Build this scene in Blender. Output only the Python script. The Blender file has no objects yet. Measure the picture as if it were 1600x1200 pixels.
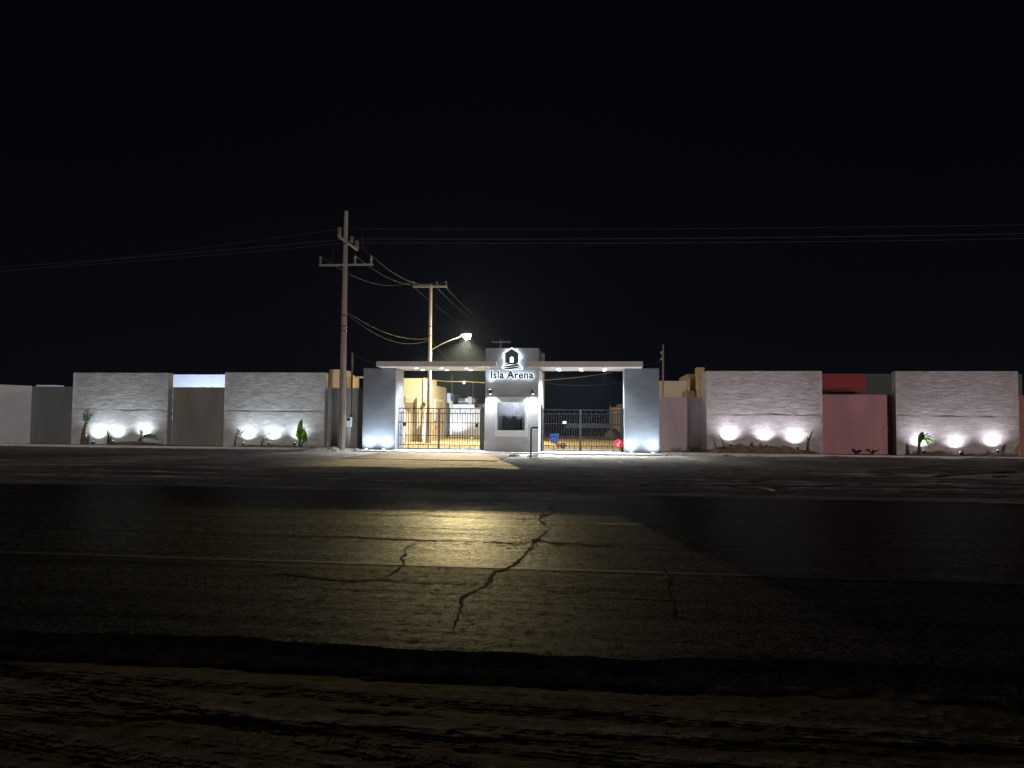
import bpy, bmesh, math, random
import numpy as np
from mathutils import Vector, Matrix
random.seed(7)
rng = np.random.default_rng(11)
SC = bpy.context.scene
COL = SC.collection
R = math.radians

# ------------------------------------------------------------------ camera
F_PX, PSI, THETA, ROLL, CAM_H = 1150.0, R(6.3), math.atan(56 / 1150), 0.0085, 1.6
cam_d = bpy.data.cameras.new("camera")
cam = bpy.data.objects.new("camera", cam_d)
COL.objects.link(cam)
cam_d.sensor_width = 36.0
cam_d.lens = 36.0 * F_PX / 1600
cam_d.clip_start, cam_d.clip_end = 0.05, 3000
CROT = Matrix.Rotation(PSI, 3, 'Z') @ Matrix.Rotation(R(90) + THETA, 3, 'X') @ Matrix.Rotation(ROLL, 3, 'Z')
CPOS = Vector((0, 0, CAM_H))
cam.matrix_world = Matrix.Translation(CPOS) @ CROT.to_4x4()
SC.camera = cam

# ------------------------------------------------------------------ night sky
SC.world = bpy.data.worlds.new("World")
SC.world.use_nodes = True
nt = SC.world.node_tree
bg = nt.nodes['Background']
tc = nt.nodes.new('ShaderNodeTexCoord')
sx = nt.nodes.new('ShaderNodeSeparateXYZ')
nt.links.new(tc.outputs['Generated'], sx.inputs[0])
rp = nt.nodes.new('ShaderNodeValToRGB')
nt.links.new(sx.outputs['Z'], rp.inputs[0])
e = rp.color_ramp.elements
e[0].position = 0.0;  e[0].color = (0.0023, 0.0026, 0.0046, 1)
e[1].position = 0.55; e[1].color = (0.0011, 0.0008, 0.0020, 1)
m_ = e.new(0.12); m_.color = (0.0017, 0.0019, 0.0036, 1)
m_ = e.new(0.28); m_.color = (0.0012, 0.0011, 0.0024, 1)
nt.links.new(rp.outputs[0], bg.inputs['Color'])
bg.inputs['Strength'].default_value = 1.0

# weak low sun added behind the viewer as front fill
sd = bpy.data.lights.new("front_fill", 'SUN')
sd.energy, sd.angle, sd.color = 0.60, R(3), (1.0, 0.93, 0.90)
so = bpy.data.objects.new("front_fill", sd)
COL.objects.link(so)
so.rotation_euler = Vector((-0.50, 1, -0.060)).to_track_quat('-Z', 'Y').to_euler()

SC.view_settings.view_transform = 'Standard'
SC.view_settings.look = 'None'
SC.view_settings.exposure = 0.0
SC.view_settings.gamma = 1.0
SC.render.engine = 'CYCLES'
cy = SC.cycles
cy.use_denoising = True
try: cy.denoising_prefilter = 'NONE'
except Exception: pass
cy.max_bounces, cy.diffuse_bounces, cy.glossy_bounces, cy.transmission_bounces = 6, 4, 3, 4
cy.sample_clamp_indirect = 4.0
cy.caustics_reflective = cy.caustics_refractive = False

K_UP, K_PIL, K_DOWN, K_STREET, K_OMNI, K_SCONCE, K_HALO = 165, 160, 800, 29000, 8000, 230, 1.5
HAZE = 0.0006

# ------------------------------------------------------------------ helpers
def ray(u, v):
    return CROT @ Vector(((u - 800) / F_PX, (600 - v) / F_PX, -1.0))
def U(u, v, Y):
    d = ray(u, v); return CPOS + d * ((Y - CPOS.y) / d.y)
def G(u, v, z=0.0):
    d = ray(u, v); return CPOS + d * ((z - CPOS.z) / d.z)
def X(u, Y, v=650):
    return U(u, v, Y).x
def Z(u, v, Y):
    return U(u, v, Y).z

def lattice(ix, iy, seed):
    n = (ix.astype(np.int64) * 374761393 + iy.astype(np.int64) * 668265263 + seed * 1442695041) & 0xffffffff
    n = ((n ^ (n >> 13)) * 1274126177) & 0xffffffff
    n = (n ^ (n >> 16)) & 0xffffffff
    return n.astype(np.float64) / 4294967295.0
def vnoise(x, y, seed=0):
    x = np.asarray(x, float); y = np.asarray(y, float)
    x0 = np.floor(x); y0 = np.floor(y)
    fx = x - x0; fy = y - y0
    fx = fx * fx * (3 - 2 * fx); fy = fy * fy * (3 - 2 * fy)
    a = lattice(x0, y0, seed); b = lattice(x0 + 1, y0, seed)
    c = lattice(x0, y0 + 1, seed); d = lattice(x0 + 1, y0 + 1, seed)
    return (a * (1 - fx) + b * fx) * (1 - fy) + (c * (1 - fx) + d * fx) * fy - 0.5
def fbm(x, y, seed=0, oct=4, gain=0.5):
    s = 0; a = 1.0
    for k in range(oct):
        s = s + a * vnoise(x * 2 ** k, y * 2 ** k, seed + 17 * k); a *= gain
    return s

ORG = {}
class MB:
    def __init__(s): s.v = []; s.f = []; s.sm = []
    def add(s, vs, fs, smooth=False):
        n = len(s.v); s.v += [tuple(p) for p in vs]
        s.f += [tuple(i + n for i in f) for f in fs]; s.sm += [smooth] * len(fs)
        return s
    def box(s, x0, x1, y0, y1, z0, z1):
        if x0 > x1: x0, x1 = x1, x0
        return s.add([(x0,y0,z0),(x1,y0,z0),(x1,y1,z0),(x0,y1,z0),(x0,y0,z1),(x1,y0,z1),(x1,y1,z1),(x0,y1,z1)],
                     [(0,3,2,1),(4,5,6,7),(0,1,5,4),(1,2,6,5),(2,3,7,6),(3,0,4,7)])
    def tube(s, pts, rad, seg=8, smooth=True, cap=True):
        pts = [Vector(p) for p in pts]
        n = len(pts)
        rr = rad if isinstance(rad, (list, tuple)) else [rad] * n
        vs, fs = [], []
        prev = None
        for i, p in enumerate(pts):
            t = (pts[min(i + 1, n - 1)] - pts[max(i - 1, 0)]).normalized()
            a = prev if prev is not None else (Vector((1, 0, 0)) if abs(t.x) < 0.9 else Vector((0, 1, 0)))
            a = (a - t * a.dot(t)).normalized(); b = t.cross(a); prev = a
            for k in range(seg):
                q = 2 * math.pi * (k + 0.5) / seg
                vs.append(p + (a * math.cos(q) + b * math.sin(q)) * rr[i])
        for i in range(n - 1):
            for k in range(seg):
                k2 = (k + 1) % seg
                fs.append((i * seg + k, i * seg + k2, (i + 1) * seg + k2, (i + 1) * seg + k))
        s.add(vs, fs, smooth)
        if cap:
            o = len(s.v) - n * seg
            s.f.append(tuple(o + k for k in reversed(range(seg)))); s.sm.append(False)
            s.f.append(tuple(o + (n - 1) * seg + k for k in range(seg))); s.sm.append(False)
        return s
    def bar(s, a, b, w, h=None):
        a = Vector(a); b = Vector(b); h = h or w
        t = (b - a).normalized()
        up = Vector((0, 0, 1)) if abs(t.z) < 0.9 else Vector((0, 1, 0))
        r = t.cross(up).normalized(); q = r.cross(t)
        vs = [c + r * (i * w / 2) + q * (j * h / 2) for c in (a, b) for (i, j) in ((-1,-1),(1,-1),(1,1),(-1,1))]
        return s.add(vs, [(0,3,2,1),(4,5,6,7),(0,1,5,4),(1,2,6,5),(2,3,7,6),(3,0,4,7)])
    def prism(s, poly, y0, y1):
        """poly of (x, z), extruded from y0 (front) to y1"""
        n = len(poly)
        vs = [(x, y0, z) for x, z in poly] + [(x, y1, z) for x, z in poly]
        fs = [tuple(range(n)), tuple(reversed(range(n, 2 * n)))]
        fs += [(i, i + n, (i + 1) % n + n, (i + 1) % n) for i in range(n)]
        return s.add(vs, fs)
    def build(s, name, mat, parent=None, origin=None):
        me = bpy.data.meshes.new(name)
        o = bpy.data.objects.new(name, me)
        org = Vector(ORG[parent.name]) if parent is not None else Vector(origin or (0, 0, 0))
        me.from_pydata([(p[0] - org.x, p[1] - org.y, p[2] - org.z) for p in s.v], [], s.f)
        me.polygons.foreach_set('use_smooth', s.sm)
        bm = bmesh.new(); bm.from_mesh(me)
        bmesh.ops.recalc_face_normals(bm, faces=bm.faces)
        bm.to_mesh(me); bm.free()
        me.update()
        if mat: me.materials.append(mat)
        COL.objects.link(o)
        if parent is not None: o.parent = parent
        else: o.location = org
        ORG[o.name] = tuple(org)
        return o

def tag(o, label, cat, group=None):
    o['label'] = label; o['category'] = cat
    if group: o['group'] = group
    return o
def struct(o, kind='structure'):
    o['kind'] = kind; return o
def thing(name, loc, label, cat, group=None):
    o = bpy.data.objects.new(name, None); COL.objects.link(o)
    o.empty_display_size = 0.2
    o.location = loc; ORG[o.name] = tuple(loc)
    return tag(o, label, cat, group)
def light(kind, name, loc, power, color=(1,1,1), radius=0.03, target=None, angle=120, blend=1.0, parent=None):
    l = bpy.data.lights.new(name, kind)
    l.energy, l.color, l.shadow_soft_size = power, color, radius
    if kind == 'SPOT':
        l.spot_size, l.spot_blend = R(angle), blend
    o = bpy.data.objects.new(name, l); COL.objects.link(o)
    loc = Vector(loc)
    if target is not None:
        o.rotation_euler = (Vector(target) - loc).to_track_quat('-Z', 'Y').to_euler()
    if parent is not None:
        o.parent = parent; loc = loc - Vector(ORG[parent.name])
    o.location = loc
    return o
def copy_tree(o, parent=None):
    c = o.copy(); COL.objects.link(c); c.parent = parent
    for ch in o.children: copy_tree(ch, c)
    return c

def grid(name, xs, ys, zf, mat, axis='Z', origin=(0, 0, 0), smooth=True, parent=None):
    """sheet over xs by ys; height zf(x, y) array; axis Z (ground) or Y (wall facing the viewer)"""
    gx, gy = np.meshgrid(xs, ys)
    h = zf(gx, gy)
    if axis == 'Z': P = np.stack([gx, gy, h], -1)
    else: P = np.stack([gx, h, gy], -1)
    P = P.reshape(-1, 3) - np.array(ORG[parent.name] if parent else origin)
    nx, ny = len(xs), len(ys)
    idx = np.arange(nx * ny).reshape(ny, nx)
    q = np.stack([idx[:-1, :-1], idx[:-1, 1:], idx[1:, 1:], idx[1:, :-1]], -1).reshape(-1, 4)
    me = bpy.data.meshes.new(name)
    me.vertices.add(len(P)); me.vertices.foreach_set('co', P.ravel())
    me.loops.add(q.size); me.loops.foreach_set('vertex_index', q.ravel())
    me.polygons.add(len(q)); me.polygons.foreach_set('loop_start', np.arange(0, q.size, 4))
    me.polygons.foreach_set('use_smooth', np.full(len(q), smooth))
    me.update(calc_edges=True); me.validate()
    me.materials.append(mat)
    o = bpy.data.objects.new(name, me); COL.objects.link(o)
    if parent: o.parent = parent
    else: o.location = origin
    ORG[o.name] = tuple(origin)
    return o

# ------------------------------------------------------------------ materials
def mat(name, col, rough=0.8, var=0.15, scale=3.0, bump=0.0, bscale=40.0, metal=0.0, stretch=(1,1,1), spec=0.5, detail=5):
    m = bpy.data.materials.new(name); m.use_nodes = True
    n = m.node_tree.nodes; l = m.node_tree.links
    b = n['Principled BSDF']
    b.inputs['Roughness'].default_value = rough
    b.inputs['Metallic'].default_value = metal
    b.inputs['Specular IOR Level'].default_value = spec
    t = n.new('ShaderNodeTexCoord')
    mp = n.new('ShaderNodeMapping'); mp.inputs['Scale'].default_value = stretch
    l.new(t.outputs['Object'], mp.inputs[0])
    no = n.new('ShaderNodeTexNoise'); no.inputs['Scale'].default_value = scale; no.inputs['Detail'].default_value = detail
    l.new(mp.outputs[0], no.inputs['Vector'])
    r = n.new('ShaderNodeValToRGB')
    r.color_ramp.elements[0].position = 0.3; r.color_ramp.elements[1].position = 0.7
    r.color_ramp.elements[0].color = tuple(c * (1 - var) for c in col) + (1,)
    r.color_ramp.elements[1].color = tuple(min(1, c * (1 + var)) for c in col) + (1,)
    l.new(no.outputs[0], r.inputs[0]); l.new(r.outputs[0], b.inputs['Base Color'])
    if bump:
        n2 = n.new('ShaderNodeTexNoise'); n2.inputs['Scale'].default_value = bscale; n2.inputs['Detail'].default_value = 6
        l.new(mp.outputs[0], n2.inputs['Vector'])
        bu = n.new('ShaderNodeBump'); bu.inputs['Strength'].default_value = 1.0; bu.inputs['Distance'].default_value = bump
        l.new(n2.outputs[0], bu.inputs['Height']); l.new(bu.outputs[0], b.inputs['Normal'])
    return m
def emis(name, col, st):
    m = bpy.data.materials.new(name); m.use_nodes = True
    b = m.node_tree.nodes['Principled BSDF']
    b.inputs['Base Color'].default_value = (0.8, 0.8, 0.8, 1)
    b.inputs['Emission Color'].default_value = tuple(col) + (1,)
    b.inputs['Emission Strength'].default_value = st
    return m

def add_speckle(m, scale, lo, hi, amount):
    """small-scale grit multiplied on the base colour"""
    n = m.node_tree.nodes; l = m.node_tree.links
    b = n['Principled BSDF']
    src = b.inputs['Base Color'].links[0].from_socket
    t = n.new('ShaderNodeTexCoord')
    no = n.new('ShaderNodeTexVoronoi'); no.inputs['Scale'].default_value = scale
    l.new(t.outputs['Object'], no.inputs['Vector'])
    sp = n.new('ShaderNodeSeparateColor'); l.new(no.outputs['Color'], sp.inputs[0])
    mr = n.new('ShaderNodeMapRange'); mr.inputs['To Min'].default_value = lo; mr.inputs['To Max'].default_value = hi
    pw = n.new('ShaderNodeMath'); pw.operation = 'POWER'; pw.inputs[1].default_value = amount
    l.new(sp.outputs[0], pw.inputs[0]); l.new(pw.outputs[0], mr.inputs['Value'])
    mx = n.new('ShaderNodeMix'); mx.data_type = 'RGBA'; mx.blend_type = 'MULTIPLY'; mx.inputs['Factor'].default_value = 1
    l.new(src, mx.inputs['A']); l.new(mr.outputs[0], mx.inputs['B']); l.new(mx.outputs['Result'], b.inputs['Base Color'])

M = {}
M['asphalt'] = mat('asphalt', (0.054, 0.046, 0.022), 0.47, 0.55, 1.3, 0.008, 45, stretch=(0.10, 2.4, 1), spec=0.2)
add_speckle(M['asphalt'], 48, 0.25, 3.4, 2.4)
add_speckle(M['asphalt'], 17, 0.5, 2.0, 2.0)
def gritty_gloss(m, lo, hi):
    n = m.node_tree.nodes; l = m.node_tree.links; b = n['Principled BSDF']
    t = n.new('ShaderNodeTexCoord')
    mp = n.new('ShaderNodeMapping'); mp.inputs['Scale'].default_value = (0.06, 3.2, 1); l.new(t.outputs['Object'], mp.inputs[0])
    a = n.new('ShaderNodeTexNoise'); a.inputs['Scale'].default_value = 2.0; a.inputs['Detail'].default_value = 7; a.inputs['Roughness'].default_value = 0.7; l.new(mp.outputs[0], a.inputs['Vector'])
    c = n.new('ShaderNodeTexNoise'); c.inputs['Scale'].default_value = 9; c.inputs['Detail'].default_value = 5; c.inputs['Roughness'].default_value = 0.95; l.new(t.outputs['Object'], c.inputs['Vector'])
    a2 = n.new('ShaderNodeMapRange'); a2.inputs['From Min'].default_value = 0.35; a2.inputs['From Max'].default_value = 0.68; l.new(a.outputs[0], a2.inputs['Value'])
    c2 = n.new('ShaderNodeMapRange'); c2.inputs['From Min'].default_value = 0.42; c2.inputs['From Max'].default_value = 0.60; c2.inputs['To Min'].default_value = 0.0; c2.inputs['To Max'].default_value = 2.0; l.new(c.outputs[0], c2.inputs['Value'])
    mu = n.new('ShaderNodeMath'); mu.operation = 'MULTIPLY'; l.new(a2.outputs[0], mu.inputs[0]); l.new(c2.outputs[0], mu.inputs[1])
    o = n.new('ShaderNodeMapRange'); o.clamp = False; o.inputs['To Min'].default_value = lo; o.inputs['To Max'].default_value = hi; l.new(mu.outputs[0], o.inputs['Value'])
    l.new(o.outputs[0], b.inputs['Specular IOR Level'])
gritty_gloss(M['asphalt'], 0.0, 0.15)
M['asphalt_rough'] = mat('shoulder_asphalt', (0.040, 0.035, 0.026), 0.62, 0.5, 1.3, 0.012, 40, stretch=(0.10, 2.4, 1), spec=0.12)
add_speckle(M['asphalt_rough'], 75, 0.2, 4.2, 2.6)
add_speckle(M['asphalt_rough'], 30, 0.55, 1.7, 1.8)
gritty_gloss(M['asphalt_rough'], 0.0, 0.13)
M['edge'] = mat('shade_edge', (0.020, 0.018, 0.015), 0.95, 0.6, 14, 0.02, 30, spec=0.05)  # near-black band along the road edge; its shade is put into the colour
M['crack'] = mat('crack_shadow', (0.006, 0.006, 0.006), 0.95, 0.3, 20, spec=0.1)
def worn_paint(name, col, amount):
    m = mat(name, col, 0.6, 0.2, 6, 0.002, 60)
    n = m.node_tree.nodes; l = m.node_tree.links; b = n['Principled BSDF']
    src = b.inputs['Base Color'].links[0].from_socket
    t = n.new('ShaderNodeTexCoord'); mp = n.new('ShaderNodeMapping'); mp.inputs['Scale'].default_value = (2.0, 22, 1)
    l.new(t.outputs['Object'], mp.inputs[0])
    no = n.new('ShaderNodeTexNoise'); no.inputs['Scale'].default_value = 3; no.inputs['Detail'].default_value = 8; no.inputs['Roughness'].default_value = 0.75
    l.new(mp.outputs[0], no.inputs['Vector'])
    r = n.new('ShaderNodeValToRGB'); r.color_ramp.elements[0].position = amount - 0.06; r.color_ramp.elements[1].position = amount + 0.10
    l.new(no.outputs[0], r.inputs[0])
    mx = n.new('ShaderNodeMix'); mx.data_type = 'RGBA'
    l.new(r.outputs[0], mx.inputs['Factor']); mx.inputs['A'].default_value = (0.05, 0.047, 0.04, 1)
    l.new(src, mx.inputs['B']); l.new(mx.outputs['Result'], b.inputs['Base Color'])
    return m
M['line'] = worn_paint('worn_line_paint', (0.25, 0.235, 0.17), 0.46)
M['line_faint'] = worn_paint('faded_line_paint', (0.22, 0.21, 0.19), 0.50)
M['line_white'] = worn_paint('white_line_paint', (0.55, 0.54, 0.50), 0.36)
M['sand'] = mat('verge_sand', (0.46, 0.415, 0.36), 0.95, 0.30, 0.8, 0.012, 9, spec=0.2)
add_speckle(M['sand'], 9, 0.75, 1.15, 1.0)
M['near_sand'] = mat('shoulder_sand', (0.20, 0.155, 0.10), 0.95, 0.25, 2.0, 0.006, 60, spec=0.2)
M['lot_sand'] = mat('lot_sand', (0.56, 0.43, 0.25), 0.95, 0.28, 0.35, 0.03, 3, spec=0.2)
M['ground'] = mat('dirt', (0.12, 0.10, 0.08), 0.95, 0.3, 0.05, spec=0.2)
M['soil'] = mat('bed_soil', (0.27, 0.20, 0.115), 0.95, 0.4, 3.0, 0.02, 22, spec=0.2)
M['concrete'] = mat('concrete', (0.46, 0.45, 0.44), 0.85, 0.12, 3.0, 0.003, 50, spec=0.3)
M['kerb'] = mat('kerb_concrete', (0.78, 0.75, 0.74), 0.85, 0.12, 2.2, 0.004, 40, spec=0.3)
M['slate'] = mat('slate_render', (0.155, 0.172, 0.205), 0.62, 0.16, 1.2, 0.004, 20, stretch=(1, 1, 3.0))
M['tower'] = mat('tower_render', (0.42, 0.425, 0.455), 0.65, 0.14, 1.3, 0.004, 14, stretch=(1, 1, 2.0))
M['white_render'] = mat('white_render', (0.80, 0.80, 0.82), 0.7, 0.05, 1.5)
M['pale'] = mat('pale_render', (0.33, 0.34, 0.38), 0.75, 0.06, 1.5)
M['fascia'] = mat('fascia', (0.62, 0.55, 0.52), 0.7, 0.05, 1.0)
M['soffit'] = mat('soffit', (0.78, 0.77, 0.78), 0.7, 0.03, 1.0)
M['stucco'] = mat('stucco', (0.58, 0.575, 0.57), 0.9, 0.22, 2.2, 0.02, 9, stretch=(1, 1, 2.6), spec=0.2)
M['stucco_redlight'] = mat('stucco_redlight', (0.60, 0.49, 0.485), 0.9, 0.20, 2.2, 0.02, 9, stretch=(1, 1, 2.6), spec=0.2)  # red light on these panels is mixed into the stucco colour
M['wall_grey'] = mat('wall_grey', (0.40, 0.385, 0.37), 0.55, 0.16, 1.1, 0.003, 14, stretch=(1.4, 1.4, 0.22))
M['wall_taupe'] = mat('wall_taupe', (0.30, 0.265, 0.235), 0.6, 0.16, 1.1, 0.003, 14, stretch=(1.4, 1.4, 0.22))
M['wall_dark'] = mat('wall_dark', (0.20, 0.195, 0.20), 0.6, 0.16, 1.1, 0.003, 14, stretch=(1.4, 1.4, 0.22))
M['wall_redlight_mauve'] = mat('wall_redlight_mauve', (0.54, 0.39, 0.41), 0.5, 0.16, 1.1, 0.003, 14, stretch=(1.4, 1.4, 0.22))  # faint red light on this wall painted into its colour
M['wall_redlight_rose'] = mat('wall_redlight_rose', (0.54, 0.19, 0.195), 0.5, 0.16, 1.1, 0.003, 14, stretch=(1.4, 1.4, 0.22))  # strong red light on this wall painted into its colour
M['wall_redlight_orange'] = mat('wall_redlight_orange', (0.45, 0.17, 0.09), 0.6, 0.16, 1.1, 0.003, 14, stretch=(1.4, 1.4, 0.22))  # orange-red light at the far end put into the wall colour
M['oxblood'] = mat('oxblood_wall', (0.42, 0.04, 0.045), 0.7, 0.15, 0.6)
M['charcoal'] = mat('charcoal_wall', (0.10, 0.10, 0.095), 0.7, 0.1, 0.6)
M['tan'] = mat('tan_render', (0.50, 0.44, 0.33), 0.8, 0.07, 0.8, 0.002, 20)
M['tan_light'] = mat('tan_light_render', (0.58, 0.53, 0.44), 0.8, 0.06, 0.8)
M['yellow'] = mat('yellow_render', (0.50, 0.40, 0.22), 0.8, 0.07, 0.8)
M['brown'] = mat('brown_render', (0.20, 0.165, 0.13), 0.8, 0.08, 0.8)
M['blue_white'] = mat('blue_white_render', (0.66, 0.69, 0.76), 0.8, 0.05, 0.8)
M['gate'] = mat('gate_paint', (0.007, 0.0075, 0.009), 0.7, 0.2, 8, spec=0.25)
M['gate_steel'] = mat('gate_post_paint', (0.012, 0.015, 0.018), 0.6, 0.2, 8, spec=0.3)
M['red_dark'] = mat('oxide_paint', (0.07, 0.018, 0.02), 0.5, 0.2, 8)
M['pole'] = mat('pole_concrete', (0.34, 0.30, 0.265), 0.85, 0.20, 2.5, 0.004, 30, stretch=(1, 1, 0.3))
M['steel'] = mat('galvanised', (0.46, 0.46, 0.47), 0.45, 0.1, 10, metal=0.6)
M['porcelain'] = mat('porcelain', (0.22, 0.18, 0.15), 0.3, 0.2, 10)
M['wire'] = mat('wire_aluminium', (0.065, 0.064, 0.066), 0.5, 0.1, 10)
M['wire_dark'] = mat('wire_weathered', (0.06, 0.06, 0.063), 0.6, 0.1, 10)
M['black'] = mat('black_plastic', (0.02, 0.02, 0.022), 0.4, 0.2, 10)
M['white_plastic'] = mat('white_plastic', (0.7, 0.74, 0.76), 0.4, 0.05, 10)
M['lens'] = emis('led_lens', (0.85, 0.95, 1.0), 14)
M['lens_down'] = emis('downlight_lens', (0.85, 0.97, 1.0), 8)
M['lamp_glow'] = emis('street_lamp_lens', (1.0, 0.80, 0.45), 260)
M['halo'] = emis('halo_led', (0.86, 0.95, 1.0), K_HALO)
M['text_halo'] = emis('text_halo_led', (0.86, 0.95, 1.0), 0.95)
M['letter'] = mat('letter_acrylic', (0.016, 0.03, 0.036), 0.3, 0.2, 6)
M['leaf'] = mat('leaf_green', (0.16, 0.34, 0.035), 0.5, 0.35, 9)
M['leaf_dark'] = mat('leaf_dark', (0.07, 0.15, 0.03), 0.5, 0.35, 9)
M['leaf_dry'] = mat('leaf_dry', (0.42, 0.36, 0.16), 0.8, 0.3, 9)
def leafy(m):
    n = m.node_tree.nodes; l = m.node_tree.links; b = n['Principled BSDF']
    src = b.inputs['Base Color'].links[0].from_socket
    tl = n.new('ShaderNodeBsdfTranslucent'); l.new(src, tl.inputs[0])
    mx = n.new('ShaderNodeMixShader'); mx.inputs[0].default_value = 0.45
    l.new(b.outputs[0], mx.inputs[1]); l.new(tl.outputs[0], mx.inputs[2]); l.new(mx.outputs[0], n['Material Output'].inputs['Surface'])
for k_ in ('leaf', 'leaf_dark', 'leaf_dry'): leafy(M[k_])
M['trunk'] = mat('palm_trunk', (0.17, 0.12, 0.085), 0.9, 0.4, 14, 0.012, 30)
M['litter'] = mat('dry_leaf', (0.68, 0.54, 0.38), 0.8, 0.25, 30)
M['paper'] = mat('paper_scrap', (0.82, 0.80, 0.76), 0.8, 0.1, 30)
leafy(M['paper']); leafy(M['litter'])
M['red'] = mat('red_plastic', (0.65, 0.02, 0.03), 0.4, 0.15, 8)
M['blue'] = mat('blue_plastic', (0.03, 0.14, 0.62), 0.4, 0.12, 8)
M['pave'] = None

def brick_mat():
    m = mat('brick_pavers', (0.30, 0.235, 0.175), 0.9, 0.2, 1.2, spec=0.2)
    n = m.node_tree.nodes; l = m.node_tree.links; b = n['Principled BSDF']
    src = b.inputs['Base Color'].links[0].from_socket
    t = n.new('ShaderNodeTexCoord'); br = n.new('ShaderNodeTexBrick')
    br.inputs['Scale'].default_value = 1.0; br.inputs['Brick Width'].default_value = 0.42; br.inputs['Row Height'].default_value = 0.30
    br.inputs['Mortar Size'].default_value = 0.022
    br.inputs['Color1'].default_value = (1, 1, 1, 1); br.inputs['Color2'].default_value = (0.72, 0.70, 0.68, 1); br.inputs['Mortar'].default_value = (0.40, 0.40, 0.40, 1)
    l.new(t.outputs['Object'], br.inputs['Vector'])
    mx = n.new('ShaderNodeMix'); mx.data_type = 'RGBA'; mx.blend_type = 'MULTIPLY'; mx.inputs['Factor'].default_value = 1
    l.new(src, mx.inputs['A']); l.new(br.outputs['Color'], mx.inputs['B']); l.new(mx.outputs['Result'], b.inputs['Base Color'])
    bu = n.new('ShaderNodeBump'); bu.inputs['Distance'].default_value = 0.012; bu.invert = True
    l.new(br.outputs['Fac'], bu.inputs['Height']); l.new(bu.outputs[0], b.inputs['Normal'])
    return m
M['pave'] = brick_mat()
def glass_mat():
    m = bpy.data.materials.new('window_glass'); m.use_nodes = True
    n = m.node_tree.nodes; l = m.node_tree.links
    n.remove(n['Principled BSDF'])
    tr = n.new('ShaderNodeBsdfTransparent'); tr.inputs[0].default_value = (0.55, 0.57, 0.60, 1)
    gl = n.new('ShaderNodeBsdfGlossy'); gl.inputs['Roughness'].default_value = 0.03
    fr = n.new('ShaderNodeFresnel'); fr.inputs[0].default_value = 1.6
    mx = n.new('ShaderNodeMixShader')
    l.new(fr.outputs[0], mx.inputs[0]); l.new(tr.outputs[0], mx.inputs[1]); l.new(gl.outputs[0], mx.inputs[2])
    l.new(mx.outputs[0], n['Material Output'].inputs['Surface'])
    return m
M['glass'] = glass_mat()

# ================================================================== GROUND
YW = 36.8          # front of the textured walls
YK0, YK1 = 35.15, 35.33   # kerb
g = grid('ground', np.array([-900, -60, 60, 900.]), np.array([-60, -10, 45, 100, 1200.]), lambda x, y: x * 0 - 0.22, M['ground'])
struct(g)
# road with a ragged near edge
xs = np.concatenate([np.linspace(-260, -13, 30), np.arange(-12, 12, 0.06), np.linspace(12.5, 200, 30)])
edge = 4.85 + 0.20 * vnoise(xs * 0.7, xs * 0, 3) + 0.07 * vnoise(xs * 3.1, xs * 0, 5) + 0.035 * vnoise(xs * 11, xs * 0, 8)
rm = MB()
vs = []
for x, ed in zip(xs, edge):
    vs += [(x, ed - 0.25, -0.19), (x, ed, -0.085), (x, ed + 0.12, -0.035), (x, ed + 0.32, 0.0), (x, 7.93 + 0.02 * float(vnoise(x * 4, 3, 2)), 0.0), (x, 16.8, 0.0)]
fs = []
for i in range(len(xs) - 1):
    for k in range(5):
        a = i * 6 + k
        fs.append((a, a + 6, a + 7, a + 1))
road = rm.add(vs, fs).build('road', M['asphalt'])
struct(road)
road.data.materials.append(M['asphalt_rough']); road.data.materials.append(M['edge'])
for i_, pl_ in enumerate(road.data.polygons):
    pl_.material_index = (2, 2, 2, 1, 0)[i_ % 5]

def strip_line(Y, w, x0, x1, m, seed, z=0.004):
    xs = np.arange(x0, x1 + 0.01, 0.25)
    b = MB(); vs = []
    for i, x in enumerate(xs):
        o = 0.02 * float(vnoise(x * 0.3, seed, 2)); a = 0.010 * float(vnoise(x * 5, seed, 4))
        vs += [(x, Y + o - w / 2 + a, z), (x, Y + o + w / 2 - a, z)]
    fs = [(2 * i, 2 * i + 2, 2 * i + 3, 2 * i + 1) for i in range(len(xs) - 1)]
    return struct(b.add(vs, fs).build('road_line', m, parent=road))
ORG['road'] = (0, 0, 0)
strip_line(8.0, 0.10, -40, 30, M['line'], 1)
strip_line(14.55, 0.13, -60, 50, M['line_faint'], 2)
for x0 in (-24.6, -18.6, -12.6, -6.6, 6.6, 12.6, 18.6):
    strip_line(11.62, 0.10, x0, x0 + 1.2, M['line_faint'], 3)
xd = G(930, 815).x
strip_line(11.62, 0.10, xd, xd + 0.95, M['line_white'], 3)
strip_line(11.62, 0.09, xd - 0.75, xd - 0.05, M['line_faint'], 3)

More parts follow.
